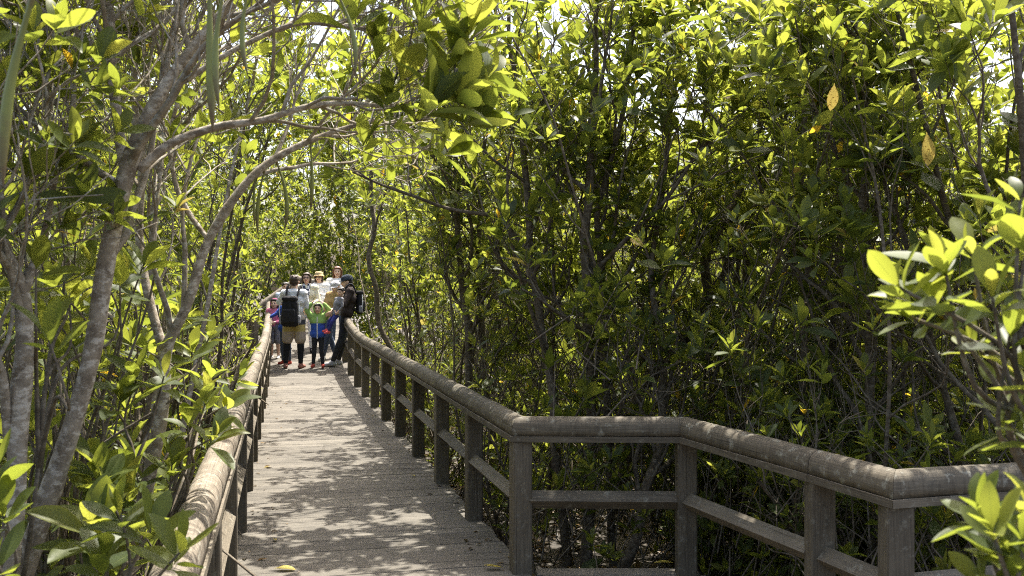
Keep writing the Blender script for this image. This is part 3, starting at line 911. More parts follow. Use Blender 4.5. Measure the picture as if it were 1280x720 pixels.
right_auto = [
    (2.0, 5.45, 4.2, 3, 'big-leaved young mangrove right behind the near railing bend', (0, 0), 0.16, 250),
    (3.3, 6.3, 4.6, 3, 'dense mangrove at the right border above the near handrail', (0, 0), 0.155, 250),
    (1.35, 7.3, 4.6, 3, 'mangrove with many dark upright stems over the middle of the near railing', (0, 0), 0.155, 250),
    (0.25, 8.5, 4.8, 3, 'leafy mangrove rising between the mottled leaning stem and the long railing', (-0.04, 0), 0.145, 200),
    (-0.55, 10.9, 4.8, 3, 'yellow-green mangrove crown over the far half of the right railing', (-0.1, 0), 0.16, 150),
    (-1.15, 12.4, 4.8, 3, 'mangrove leaning over the right railing towards the walkers', (-0.35, 0), 0.13, 150),
    (-2.0, 15.6, 4.4, 3, 'dark low-branched mangrove behind the man leaning on the railing', (-0.15, 0), 0.13, 100),
    (-0.95, 11.8, 4.6, 3, 'mangrove whose crown hangs across the right railing, shading mid-walk', (-0.42, -0.02), 0.13, 150),
    (-1.55, 14.2, 4.6, 3, 'mangrove with a leaning crown shading the far part of the walk', (-0.42, -0.02), 0.13, 150),
    (-0.05, 8.3, 4.7, 3, 'mangrove pressed against the near half of the long right railing', (-0.2, 0.02), 0.16, 150),
    (-0.50, 10.1, 4.7, 3, 'mangrove growing close behind the middle posts of the long right railing', (-0.2, 0.02), 0.16, 150),
    (-0.79, 11.3, 4.7, 3, 'forking mangrove whose twigs reach over the handrail before the walkers', (-0.24, 0.03), 0.16, 150),
    (-1.18, 12.9, 4.7, 3, 'mangrove hugging the far half of the long right railing', (-0.24, 0.03), 0.16, 150),
    (-1.65, 14.8, 4.7, 3, 'leafy mangrove hugging the right railing a few posts before the leaning man', (-0.24, 0.03), 0.16, 150),
    (2.4, 8.8, 5.0, 3, 'shadowed mangrove deep behind the S-bent trunk', (0, 0), 0.16, 150),
    (0.9, 9.6, 5.0, 3, 'tall mangrove in the middle of the thicket behind the twin stems', (0, 0), 0.16, 150),
    (3.55, 6.75, 4.3, 3, 'mangrove crown closing the upper right corner above the near railing', (-0.05, 0), 0.17, 250),
    (4.2, 7.8, 5.0, 3, 'mangrove in the right-hand thicket partly outside the frame', (0, 0), 0.15, 150)]
for i, (x, y, h, ns, lab, lean, ll, no) in enumerate(right_auto):
    st = auto_stems((x, y, 0), h, ns + (2 if y < 8 else 0), random.Random(200 + i), 0.55, 0.016, lean, crook=0.11)
    tree((x, y), st, 220 + i, lab, G_RIGHT, ll, no, limb=1.2, nl=6 if y < 8 else 9, nb=4, lod=8 if y < 7 else 4, **rt)

# ------------------------------------------------------------------ deeper rows: copies of six trees
protos = []
G_DEEP = 'mangrove trees deep in the thicket'
for k in range(6):
    rr = random.Random(500 + k)
    st = auto_stems((0, 0, 0), 4.9, 3, rr, 0.24, 0.036)  if False else None
    out = []
    ph = rr.uniform(0, 6)
    for s_ in range(4):
        ph += 1.7
        d = Vector((math.cos(ph) * 0.5, math.sin(ph) * 0.5, 1)).normalized()
        pts, _ = wander(Vector((0, 0, GZ - 0.1)), d, 4.8 * rr.uniform(0.85, 1.05), 9, 0.08, 0.05, rr)
        out.append((pts, [0.017 * (1 - 0.07 * q) for q in range(len(pts))]))
    protos.append(tree((0, 0), out, 520 + k, 'shaded mangrove among the deeper rows of the thicket', G_DEEP, 0.145, 0, 4, leaf_z=(0.3, 2.6), leaf_min=0.25, check=None, keep=None, limb=1.3, nl=7, nb=4, nt=3, f0=0.12))
def copy_tree(src):
    r = src.copy(); COL.objects.link(r)
    for ch in src.children:
        c = ch.copy(); COL.objects.link(c); c.parent = r
    return r
rr = random.Random(77)
spots = []
def try_spot(x, y, dmin):
    if all((x - a) ** 2 + (y - b) ** 2 > dmin * dmin for a, b in spots):
        spots.append((x, y))
taken = [(-1.35, 3), (-1.75, 3.7), (-1.55, 2.75)] + [(a[0], a[1]) for a in left_auto + right_auto]
spots += taken
n0 = len(spots)
for _ in range(4000):
    y = rr.uniform(5, 20)
    x = xr(y) + rr.uniform(2.4, 7.5)
    if y < 9.5 and x < 3.0: continue
    if x > 0.55 * y + 2.2: continue
    try_spot(x, y, 1.5)
for _ in range(3000):
    y = rr.uniform(4.0, 21)
    x = xl(y) - rr.uniform(1.6, 5.5)
    if x < -0.55 * y - 2.0 or (y < 5 and x > -3.3): continue
    try_spot(x, y, 1.3)
for _ in range(1500):                                 # beyond the end of the walk
    y = rr.uniform(26.5, 33)
    x = rr.uniform(-11, 0)
    try_spot(x, y, 2.6)
for i, (x, y) in enumerate(spots[n0:]):
    src = protos[i % 6]
    r = src if i < 6 else copy_tree(src)
    r.location = (x, y, GZ)
    r.rotation_euler.z = rr.uniform(0, 6.28)
    s_ = (rr.uniform(0.7, 0.8) if y < 10 and x > 0 else rr.uniform(0.78, 0.95)) if y < 22 else rr.uniform(1.4, 1.75)
    r.scale = (s_, s_, s_ * rr.uniform(0.95, 1.1))
    r['label'] = ('mangrove in the deeper rows of the left thicket' if x < xl(y) else 'shaded mangrove in the deeper rows of the right thicket') if y < 22 else 'sunlit mangrove beyond the end of the walkway'
    r['group'] = G_DEEP + (' on the left' if x < xl(y) else ' on the right') if y < 22 else 'mangrove trees beyond the walkway end'
print('deep trees', len(spots) - n0)

# ------------------------------------------------------------------ the wood beyond, as one mass
def leaf_mass(name, n, pos_fn, seed, L0, nleaf, lod, mat=LEAF, stems=True, kind='stuff', axis_noise=0.6):
    rr = random.Random(seed); rs = np.random.default_rng(seed)
    tips, lines = [], []
    while len(tips) < n:
        p = pos_fn(rr)
        if p is None: continue
        ax = Vector((rr.gauss(0, axis_noise), rr.gauss(0, axis_noise), 0.8)).normalized()
        tips.append((tuple(p), tuple(ax), rr.uniform(0.75, 1.2)))
        if stems:
            L = rr.uniform(0.25, 0.7)
            a = p - ax * L * 0.5
            lines.append(([a - Vector((rr.gauss(0, .12), rr.gauss(0, .12), L * 0.5)), a, p], 0.007, 0.003))
    arr = rosettes(tips, rs, L0, nleaf)
    me = leaves_mesh(name, arr, lod, rs, mat)
    o = link(name, me)
    if stems:
        V, T = tubes(lines, 3)
        nm = np_mesh('twigs', V, T, TWIG_DARK)
        tw = link('twigs', nm, o)
        tag(tw, kind='stuff')
    tag(o, kind=kind)
    return o
def far_pos(rr):
    y = rr.uniform(15, 40); x = rr.uniform(-0.5 * y - 5, 0.5 * y + 5)
    if y < 23.5 and xl(y) - 1.6 < x < xr(y) + 1.2: return None
    z = GZ + (8.5 if y > 23.5 else 4.6) * rr.random() ** 0.95
    if y < 21 and -1 < x - xr(y) < 3: return None
    p = Vector((x, y, z))
    if noise.noise(p * 0.7) < -0.12 or not keep_tip(p, rr): return None
    return p
tag(leaf_mass('distant_mangroves', 12000, far_pos, 900, 0.21, 6, 4), 'mass of mangrove foliage closing the view far behind the walkers', 'woodland')
def end_pos(rr):
    y = rr.uniform(23, 29); x = rr.uniform(-11, -0.5)
    p = Vector((x, y, GZ + 8.5 * rr.random()))
    if noise.noise(p * 0.9) < -0.3 or p.y - (p.z - 0.3) * SUN.y / SUN.z < 22.8: return None
    return p
tag(leaf_mass('sunlit_mangroves', 6500, end_pos, 903, 0.24, 7, 4, stems=False), 'sunlit yellow-green foliage right behind the end of the walkway', 'woodland')
def thicket_pos(rr):
    y = rr.uniform(6.5, 19); x = xr(y) + rr.uniform(1.3, 8.5)
    if x > 0.55 * y + 0.8: return None
    z = GZ + 0.2 + (4.0 if y > 9 else 3.3) * rr.random()
    p = Vector((x, y, z))
    if x - xr(y) < 2.2 or (p.z > 2.3 and y < 11): return None
    if noise.noise(p * 0.8) < -0.05: return None
    if not keep_tip(p, rr): return None
    return p
tag(leaf_mass('thicket_foliage', 5500, thicket_pos, 904, 0.15, 7, 4), 'dense shaded foliage and twigs filling the right thicket', 'thicket')
def thicket_left(rr):
    y = rr.uniform(5.0, 19); x = xl(y) - rr.uniform(0.9, 6)
    if x < -0.55 * y - 0.8: return None
    p = Vector((x, y, GZ + 0.2 + 4.8 * rr.random()))
    if noise.noise(p * 0.8) < 0.0: return None
    return p
tag(leaf_mass('thicket_foliage', 4000, thicket_left, 905, 0.14, 7, 4), 'foliage and pale twigs filling the thicket left of the walkway', 'thicket')
def under_pos(rr):
    y = rr.uniform(5.4, 20.5); x = xr(y) + rr.uniform(0.35, 5.5) + (0.3 if y > 18.5 else 0)
    if y < 6.2 and x < platform_x(min(y, 5.7)) + 0.5: return None
    h = (2.0 if y > 7.5 else 1.2) if x - xr(y) > 1.5 else (0.9 if x - xr(y) > 0.9 or y > 9.5 else 0.7)
    z = GZ + 0.05 + h * rr.random() ** 1.2
    p = Vector((x, y, z))
    if noise.noise(Vector((x * 0.9, y * 0.9, 4))) < -0.05: return None
    if abs(x - 0.5) < 0.7 and y < 8.2 and rr.random() < 0.6: return None
    return p
tag(leaf_mass('undergrowth', 8500, under_pos, 901, 0.14, 6, 4), 'low leafy undergrowth of young mangroves below the right thicket', 'undergrowth')
def under_left(rr):
    y = rr.uniform(1.8, 16); x = xl(y) - rr.uniform(0.18, 2.6)
    z = GZ + 0.05 + (1.15 if x > xl(y) - 0.6 else 2.0) * rr.random()
    p = Vector((x, y, z))
    if noise.noise(Vector((x * 0.9, y * 0.9, 14))) < -0.15: return None
    return p
tag(leaf_mass('undergrowth', 3400, under_left, 902, 0.15, 7, 4), 'large-leaved undergrowth pressing against the left railing', 'undergrowth')
def front_pos(rr):
    y = rr.uniform(4.35, 7.2); x = (platform_x(y) if y < 5.75 else 0.9) + rr.uniform(0.28, 2.3)
    if y < 4.6 and x < 3.8: x = rr.uniform(2.6, 4.5); y = 4.55 + 0.3 * (x - 2.4) + rr.uniform(0.1, 0.7)
    p = Vector((x, y, GZ + 0.05 + 1.35 * rr.random() ** 1.3))
    if noise.noise(Vector((x * 1.5, y * 1.5, 24))) < -0.15: return None
    return p
tag(leaf_mass('undergrowth', 950, front_pos, 906, 0.14, 7, 8), 'dark green undergrowth behind the angled near railing', 'undergrowth')
def mid_pos(rr):
    y = rr.uniform(6.1, 9.5); x = rr.uniform(-0.2, 0.5 * y + 0.4)
    if x < xr(y) + 0.45: return None
    p = Vector((x, y, GZ + 0.1 + 2.3 * rr.random()))
    if noise.noise(p * 1.3 + Vector((9, 3, 5))) < 0.02: return None
    if p.z < 0.35 and x < 1.0 and rr.random() < 0.5: return None
    return p
tag(leaf_mass('undergrowth', 1300, mid_pos, 907, 0.155, 7, 8), 'broad-leaved young growth between the stems behind the near railings', 'undergrowth')
def deck_litter():
    rs = np.random.default_rng(14); n = 150
    y = rs.uniform(5.7, 16, n); e = rs.random(n) < 0.62
    u = np.where(e, 1 - np.abs(rs.normal(0, 0.07, n)), np.abs(rs.normal(0, 0.1, n)))
    l = -1.02 - 0.228 * (y - 3.09); r = 0.05 - 0.245 * (y - 5.75)
    x = l + (r - l) * u
    z = np.array([zd(q) for q in y]) + 0.006
    d = np.stack([rs.normal(0, 1, n), rs.normal(0, 1, n), rs.normal(0, 0.08, n)], 1); nr = np.stack([rs.normal(0, 0.2, n), rs.normal(0, 0.2, n), np.ones(n)], 1)
    o = link('leaf_litter', leaves_mesh('leaf_litter', [np.stack([x, y, z], 1), d, nr, rs.uniform(0.025, 0.07, n), rs.random(n)], 8, rs, LITTER))
    tag(o, 'crumbled brown leaf bits along the edges of the planks', 'leaf litter', kind='stuff')
deck_litter()
def litter():
    rs = np.random.default_rng(4)
    n = 7000
    y = rs.uniform(5, 15, n); x = 0.05 - 0.245 * (y - 5.75) + rs.uniform(0.1, 6, n)
    z = np.array([GZ + 0.012 + 0.10 * noise.noise(Vector((a * 0.8, b * 0.8, 0))) + 0.05 * noise.noise(Vector((a * 2.1, b * 2.1, 5))) for a, b in zip(x, y)]) + rs.uniform(0, 0.02, n)
    d = np.stack([rs.normal(0, 1, n), rs.normal(0, 1, n), rs.normal(0, 0.25, n)], 1)
    nr = np.stack([rs.normal(0, 0.3, n), rs.normal(0, 0.3, n), np.ones(n)], 1)
    o = link('leaf_litter', leaves_mesh('leaf_litter', [np.stack([x, y, z], 1), d, nr, rs.uniform(0.06, 0.12, n), rs.random(n)], 8, rs, LITTER))
    tag(o, 'brown fallen leaves littering the mud under the right thicket', 'leaf litter', kind='stuff')
litter()

# ------------------------------------------------------------------ young plants one can pick out
def shrub(label, base, tips, L, nleaf, seed, group=None, twig=TWIG_DARK, r=0.006, spread=(22, 78), sag=0.25):
    """base and tips are world points; every leaf is a part"""
    rr = random.Random(seed); rs = np.random.default_rng(seed)
    b = Vector(base)
    root = empty('mangrove_shrub', b, label=label, cat='shrub', group=group)
    tl = []
    cen = sum((Vector(t_[0]) for t_ in tips), Vector()) / len(tips)
    fork = b.lerp(cen, 0.55)
    pts, rad = smooth_line([b, b.lerp(fork, 0.5) + Vector((0.02, 0, 0.03)), fork], [r * 1.5, r * 1.3, r], 4)
    link('stem', tube_mesh('stem', [(pts, rad, None)], 6, twig, b), root)
    b0, b = b, fork
    for p, ax, s_ in tips:
        p = Vector(p); ax = Vector(ax).normalized()
        q1 = b.lerp(p, 0.4) + Vector((rr.gauss(0, .03), rr.gauss(0, .03), sag * 0.2))
        q2 = p - ax * min(0.25, (p - b).length * 0.3)
        pts, rad = smooth_line([b, q1, q2, p], [r * 1.3, r, r * 0.7, r * 0.4], 5)
        st = link('stem', tube_mesh('stem', [(pts, rad, None)], 6, twig, b0), root)
        tl.append((tuple(p), tuple(ax), s_))
    leaf_objects(rosettes(tl, rs, L, nleaf, spread), root, np.array(b0))
    return root
lf = lambda rows: [(P(x, y, Y), ax, s_) for x, y, Y, ax, s_ in rows]
shrub('bright backlit mangrove shoots close to the camera at the right edge', (1.30, 1.75, 0.55), lf([
    (1165, 375, 1.55, (-.6, 0, .8), 1.0), (1135, 395, 1.6, (-.8, .1, .4), .95), (1215, 315, 1.6, (-.2, 0, 1), 1.0), (1285, 300, 1.5, (.1, 0, 1), 1.0), (1125, 360, 1.5, (-.8, 0, .5), 1.0), (1180, 330, 1.5, (-.3, -.1, 1), 1.1), (1240, 370, 1.45, (-.3, -.2, .8), 1.0), (1275, 250, 1.5, (0, 0, 1), 1.0), (1290, 540, 1.5, (-.2, -.1, 1), 1.0), (1215, 430, 1.6, (-.6, -.2, .5), .9),
    (1262, 420, 1.5, (0, -.2, .9), 1.0), (1290, 470, 1.5, (-.2, 0, 1), 1.0), (1255, 520, 1.55, (-.5, .1, .7), .9), (1300, 390, 1.55, (-.2, 0, 1), .9)]), 0.098, 9, 61, 'mangrove shoots at the right edge')
shrub('bright backlit mangrove shoots low in the bottom right corner', (0.95, 1.2, 0.5), lf([
    (1225, 640, 1.28, (-.35, 0, 1), 1.0), (1250, 690, 1.25, (-.3, -.1, 1), 1.0), (1290, 640, 1.26, (.1, 0, 1), 1.0), (1275, 725, 1.22, (-.2, 0, 1), 1.0), (1225, 730, 1.26, (-.5, 0, .7), .9), (1240, 665, 1.2, (-.4, -.1, .9), 1.0), (1280, 680, 1.2, (0, -.1, 1), 1.0), (1262, 650, 1.3, (-.1, 0, 1), .9)]), 0.082, 9, 62, 'mangrove shoots at the right edge')
shrub('young mangrove with a fan of pale leaves above the near right railing', (2.35, 5.2, GZ), lf([
    (1140, 540, 5.0, (0, -.2, 1), 1.15), (1082, 465, 5.2, (-.2, 0, 1), .9), (1165, 560, 5.1, (.3, -.2, .8), .8)]), 0.15, 10, 63)
shrub('small sapling with a few drooping leaves behind the bend of the near railing', (1.75, 5.1, GZ), lf([
    (1010, 640, 5.0, (-.1, 0, 1), 1.0), (1060, 690, 5.0, (.2, 0, 1), .9), (985, 600, 5.3, (-.3, 0, .8), .8), (950, 655, 5.4, (-.3, 0, .8), .8)]), 0.12, 8, 64)
shrub('yellow-green sapling beside the foot of the long right railing', (-0.05, 7.9, GZ), lf([
    (610, 530, 8.0, (-.1, 0, 1), 1.0), (640, 500, 8.0, (.1, 0, 1), .9), (600, 500, 8.4, (-.2, 0, 1), .9), (668, 498, 7.6, (.1, -.1, 1), .9)]), 0.13, 8, 65)
G_SH = 'large-leaved shoots by the left railing'
shrub('large-leaved shoot spreading over the near end of the left handrail', (-0.98, 2.15, 0.2), lf([
    (190, 660, 2.3, (.4, -.1, .8), 1.0), (150, 640, 2.3, (-.1, -.2, 1), 1.0), (225, 690, 2.2, (.5, -.1, .6), .9), (130, 700, 2.3, (.1, -.2, 1), .9)]), 0.155, 8, 66, G_SH)
shrub('pale glossy shoot touching the left handrail halfway up', (-1.5, 3.55, 0.1), lf([
    (258, 500, 3.5, (.3, -.1, .9), 1.0), (235, 530, 3.5, (.1, -.3, .8), 1.0), (270, 545, 3.4, (.6, -.2, .4), .9), (215, 580, 3.4, (.2, -.2, .9), .9), (285, 505, 3.7, (.7, -.2, .5), .9), (262, 470, 3.8, (.3, 0, 1), .9), (300, 470, 4.6, (.6, -.1, .6), .8)]), 0.165, 9, 67, G_SH)
shrub('leafy shoot of broad leaves low between the two left trunks', (-1.3, 3.15, 0.2), lf([
    (122, 575, 3.1, (0, -.2, 1), 1.1), (150, 500, 3.15, (.2, -.1, 1), 1.1), (172, 470, 3.2, (.3, -.2, .8), 1.1), (80, 440, 3.2, (-.2, -.1, 1), 1.1), (205, 470, 3.2, (.3, -.1, 1), 1.0)]), 0.15, 8, 68, G_SH)
shrub('upright long-leaved shoot left of the main trunk', (-1.45, 2.8, 0.5), lf([
    (85, 370, 3.0, (0, -.1, 1), 1.1), (60, 420, 2.4, (-.2, -.2, 1), 1.0), (45, 330, 2.6, (0, 0, 1), 1.0), (95, 300, 3.1, (.1, 0, 1), 1.0), (150, 350, 3.1, (.1, 0, 1), 1.0)]), 0.15, 7, 69, G_SH)
shrub('dense shoot at the lower left corner of the photo', (-1.2, 2.0, 0.3), lf([
    (-5, 590, 2.1, (-.1, -.1, 1), 1.0), (5, 640, 2.1, (-.1, -.2, 1), .9), (-5, 700, 2.0, (-.2, -.2, .8), .9), (112, 640, 3.1, (.1, -.1, 1), 1.2)]), 0.13, 8, 70, G_SH)
shrub('shoot with leaves against the bare limb over the left railing', (-1.75, 4.2, 0.4), lf([
    (228, 400, 4.1, (.1, -.1, 1), 1.0), (195, 370, 4.0, (-.1, -.1, 1), 1.0), (262, 420, 4.3, (.4, -.1, .8), 1.0), (240, 440, 4.0, (.2, -.3, .6), 1.0), (205, 330, 4.2, (0, 0, 1), .9)]), 0.15, 8, 71, G_SH)

SH_LAB = ['big-leaved shoots crowding the left border, below the middle', 'big-leaved shoots behind the main left trunk', 'big-leaved shoots behind the V-forked trunk', 'big-leaved shoots along the left handrail, farther than the glossy one', 'low big-leaved shoots under the near left handrail']
for k, (x0, x1, y0, y1, Y0, Y1) in enumerate([(-20, 120, 350, 760, 3.1, 3.8), (20, 200, 250, 660, 3.1, 3.9), (150, 290, 300, 640, 3.8, 5.0), (230, 315, 330, 500, 5.0, 7.5), (110, 250, 560, 760, 2.5, 3.4)]):
    rr = random.Random(640 + k); rows = []
    while len(rows) < 16:
        Y = rr.uniform(Y0, Y1); p = P(rr.uniform(x0, x1), rr.uniform(y0, y1), Y)
        if p.x > xl(Y) - 0.16: continue
        rows.append((p, (rr.gauss(0, .4), rr.gauss(-.15, .3), 1), rr.uniform(.8, 1.1)))
    Ym = (Y0 + Y1) / 2
    bx = min(xl(Ym) - 0.35, sum(p.x for p, a, b_ in rows) / len(rows))
    shrub(SH_LAB[k], (bx, Ym, GZ), rows, 0.18, 7, 740 + k, G_SH)

# ------------------------------------------------------------------ leaves fallen on the boardwalk
def fallen(px, py, lpx, rz, k, label):
    Y = F * CAMZ / (py - HOR)
    o = link('fallen_leaf', YLEAF[k % 4])
    o.location = ((px - 640) / F * Y, Y, zd(Y) + 0.012)
    l = lpx / F * Y
    o.scale = (l, l, l * 0.6)
    o.rotation_euler = (0.06, 0.1, rz)
    tag(o, label, 'fallen leaf', 'yellow leaves fallen on the boardwalk')
fallen(566, 592, 16, 1.2, 0, 'curled yellow leaf on the planks beside the second post of the right railing')
fallen(611, 597, 17, -1.3, 1, 'yellow leaf on the planks at the right edge, nearer than the curled one')
fallen(630, 712, 26, 1.5, 2, 'ochre leaf lying against the foot of the railing corner post')
fallen(342, 713, 28, -1.6, 3, 'flat ochre leaf on sunlit planks at the bottom left of the walk')
fallen(345, 678, 12, 0.4, 0, 'small tan leaf on the left of the walk above the flat ochre one')
fallen(340, 584, 11, 2.2, 1, 'tan leaf by the left edge of the planks, halfway along')
fallen(843, 706, 26, 1.4, 3, 'orange-yellow leaf at the foot of the second near railing post')
fallen(520, 597, 9, 0.8, 2, 'tiny yellow leaf in the middle of the walk right of centre')
#PEOPLE
# ------------------------------------------------------------------ people at the end of the walk
TMP = bpy.data.scenes.new('workbench')
def cap(bm, p0, r0, p1, r1, seg=10):
    p0, p1 = Vector(p0), Vector(p1)
    d = p1 - p0
    L = d.length
    q = d.to_track_quat('Z', 'Y') if L > 1e-6 else Quaternion()
    prof = [(r0 * math.sin(a), -r0 * math.cos(a)) for a in (0.0, 0.5, 1.05, 1.57)] + [(r1 * math.cos(a), L + r1 * math.sin(a)) for a in (0.0, 0.5, 1.05, 1.57)]
    rings = []
    for r, z in prof:
        if r < 1e-5: rings.append([bm.verts.new(p0 + q @ Vector((0, 0, z)))])
        else: rings.append([bm.verts.new(p0 + q @ Vector((r * math.cos(t), r * math.sin(t), z))) for t in [2 * math.pi * k / seg for k in range(seg)]])
    for a, b in zip(rings, rings[1:]):
        for k in range(seg):
            k2 = (k + 1) % seg
            if len(a) == 1 and len(b) == 1: continue
            if len(a) == 1: bm.faces.new((a[0], b[k2], b[k]))
            elif len(b) == 1: bm.faces.new((a[k], a[k2], b[0]))
            else: bm.faces.new((a[k], a[k2], b[k2], b[k]))
def ell(bm, c, r, M=None):
    res = bmesh.ops.create_uvsphere(bm, u_segments=14, v_segments=9, radius=1)
    for v in res['verts']:
        p = Vector((v.co.x * r[0], v.co.y * r[1], v.co.z * r[2]))
        if M is not None: p = M @ p
        v.co = Vector(c) + p
def blob(name, fill, voxel, mat, parent, smooth=3):
    bm = bmesh.new()
    fill(bm)
    me = bpy.data.meshes.new(name)
    bmesh.ops.recalc_face_normals(bm, faces=bm.faces)
    bm.to_mesh(me); bm.free()
    t = bpy.data.objects.new(name, me)
    TMP.collection.objects.link(t)
    m = t.modifiers.new('r', 'REMESH'); m.mode = 'VOXEL'; m.voxel_size = voxel
    if smooth:
        s_ = t.modifiers.new('s', 'SMOOTH'); s_.iterations = smooth; s_.factor = 0.5
    vl = TMP.view_layers[0]
    vl.update()
    out = bpy.data.meshes.new_from_object(t.evaluated_get(vl.depsgraph))
    out.name = name
    bpy.data.objects.remove(t); bpy.data.meshes.remove(me)
    out.materials.clear(); out.materials.append(mat)
    out.polygons.foreach_set('use_smooth', [True] * len(out.polygons))
    return link(name, out, parent)
def cl(name, c, rough=0.85):
    m = plain(name, c, rough, 0.2, 0.16, 14)
    nt = m.node_tree; tc = node(nt, 'ShaderNodeTexCoord'); mp = node(nt, 'ShaderNodeMapping')
    mp.inputs['Scale'].default_value = (1, 1, 0.55)
    nz = node(nt, 'ShaderNodeTexNoise', Scale=13.0, Detail=3.0, Distortion=1.2); bp = node(nt, 'ShaderNodeBump', Strength=0.9, Distance=0.035)
    nt.links.new(tc.outputs['Object'], mp.inputs['Vector']); nt.links.new(mp.outputs[0], nz.inputs['Vector'])
    nt.links.new(nz.outputs[0], bp.inputs['Height']); nt.links.new(bp.outputs[0], nt.nodes['Principled BSDF'].inputs['Normal'])
    return m
SKIN = plain('skin', (0.60, 0.39, 0.28), 0.55, 0.35, 0.06, 20)
HAIR_BLACK = plain('hair_black', (0.022, 0.017, 0.014), 0.5, 0.4, 0.3, 60)
HAIR_RED = plain('hair_auburn', (0.13, 0.05, 0.025), 0.5, 0.4, 0.3, 60)
HAIR_BROWN = plain('hair_brown', (0.05, 0.03, 0.02), 0.5, 0.4, 0.3, 60)
EYE = plain('eye_dark', (0.02, 0.015, 0.012), 0.3, 0.5, 0.1)
LIP = plain('lip', (0.40, 0.15, 0.13), 0.5, 0.3, 0.1)
WHITE = cl('white_cloth', (0.8, 0.79, 0.77)); GREYW = cl('pale_grey_cloth', (0.68, 0.69, 0.70)); BLACK = cl('black_cloth', (0.018, 0.018, 0.02))
DENIM = cl('denim', (0.055, 0.075, 0.12)); DARKJEAN = cl('dark_denim', (0.03, 0.032, 0.038)); CREAM = cl('cream_cloth', (0.70, 0.66, 0.48))
BLUE = cl('blue_cloth', (0.03, 0.075, 0.33)); LIME = cl('lime_cloth', (0.27, 0.43, 0.11)); PINK = cl('pink_cloth', (0.62, 0.18, 0.30)); MAGENTA = cl('magenta_cloth', (0.42, 0.05, 0.18))
GREY = cl('grey_cloth', (0.2, 0.2, 0.22)); TAN = cl('tan_cloth', (0.36, 0.24, 0.10)); BROWNBLK = cl('brown_black_cloth', (0.035, 0.026, 0.024)); PALEBLUE = cl('pale_blue_cloth', (0.5, 0.58, 0.72))
NAVYCAP = cl('navy_cap', (0.07, 0.085, 0.11)); STRAW = plain('straw', (0.66, 0.54, 0.32), 0.9, 0.2, 0.2, 90); VIOLET = cl('violet_blue_cloth', (0.04, 0.045, 0.2)); REDSHOE = cl('red_shoe', (0.35, 0.06, 0.04)); SANDAL = cl('sandal', (0.28, 0.13, 0.1))
CORAL = cl('coral_shoe', (0.7, 0.12, 0.12)); SNEAK = cl('grey_sneaker', (0.35, 0.35, 0.36))
def banded(name, stops, z0, z1):
    m, nt, b = new_mat(name)
    tc = node(nt, 'ShaderNodeTexCoord'); sp = node(nt, 'ShaderNodeSeparateXYZ')
    nt.links.new(tc.outputs['Object'], sp.inputs[0])
    f = math_node(nt, 'DIVIDE', math_node(nt, 'SUBTRACT', sp.outputs[2], z0), z1 - z0, True)
    r = ramp(nt, stops, f); r.color_ramp.interpolation = 'CONSTANT'
    nt.links.new(r.outputs[0], b.inputs['Base Color']); b.inputs['Roughness'].default_value = 0.9
    return m
def checked(name, a, c, s_):
    m, nt, b = new_mat(name)
    tc = node(nt, 'ShaderNodeTexCoord'); k = node(nt, 'ShaderNodeTexChecker', Scale=s_)
    k.inputs['Color1'].default_value = (*a, 1); k.inputs['Color2'].default_value = (*c, 1)
    nt.links.new(tc.outputs['Object'], k.inputs['Vector']); nt.links.new(k.outputs[0], b.inputs['Base Color']); b.inputs['Roughness'].default_value = 0.9
    return m
DEFJ = dict(pel=(0, 0, .53), ch=(0, 0, .72), nk=(0, -.005, .845), hd=(0, -.015, .925))
for s_, k in ((1, 'L'), (-1, 'R')):
    DEFJ.update({'sh' + k: (.105 * s_, 0, .805), 'el' + k: (.13 * s_, .01, .635), 'wr' + k: (.125 * s_, -.05, .485), 'hi' + k: (.05 * s_, 0, .52), 'kn' + k: (.055 * s_, -.01, .285), 'an' + k: (.058 * s_, .012, .045)})
def hand(bm, w, d, up, h, curl):
    d = d.normalized(); side = d.cross(up).normalized(); up = side.cross(d)
    pl = w + d * .03 * h
    cap(bm, w, .014 * h, w + d * .045 * h + side * .009 * h, .013 * h, 8); cap(bm, w, .014 * h, w + d * .045 * h - side * .009 * h, .013 * h, 8)
    for i, ln in enumerate((.040, .046, .043, .034)):
        b0 = w + d * .052 * h + side * ((i - 1.5) * .0105 * h)
        d1 = (d * math.cos(curl) - up * math.sin(curl)).normalized(); d2 = (d * math.cos(2 * curl) - up * math.sin(2 * curl)).normalized()
        m = b0 + d1 * ln * .55 * h
        cap(bm, b0 - d * .01 * h, .0062 * h, m, .0058 * h, 6); cap(bm, m, .0058 * h, m + d2 * ln * .5 * h, .005 * h, 6)
    t0 = w + d * .018 * h - side * .016 * h
    t1 = t0 + (d * .7 - side * .7).normalized() * .026 * h
    cap(bm, t0, .008 * h, t1, .0065 * h, 6); cap(bm, t1, .0065 * h, t1 + (d - side * .25 - up * .3).normalized() * .02 * h, .0055 * h, 6)
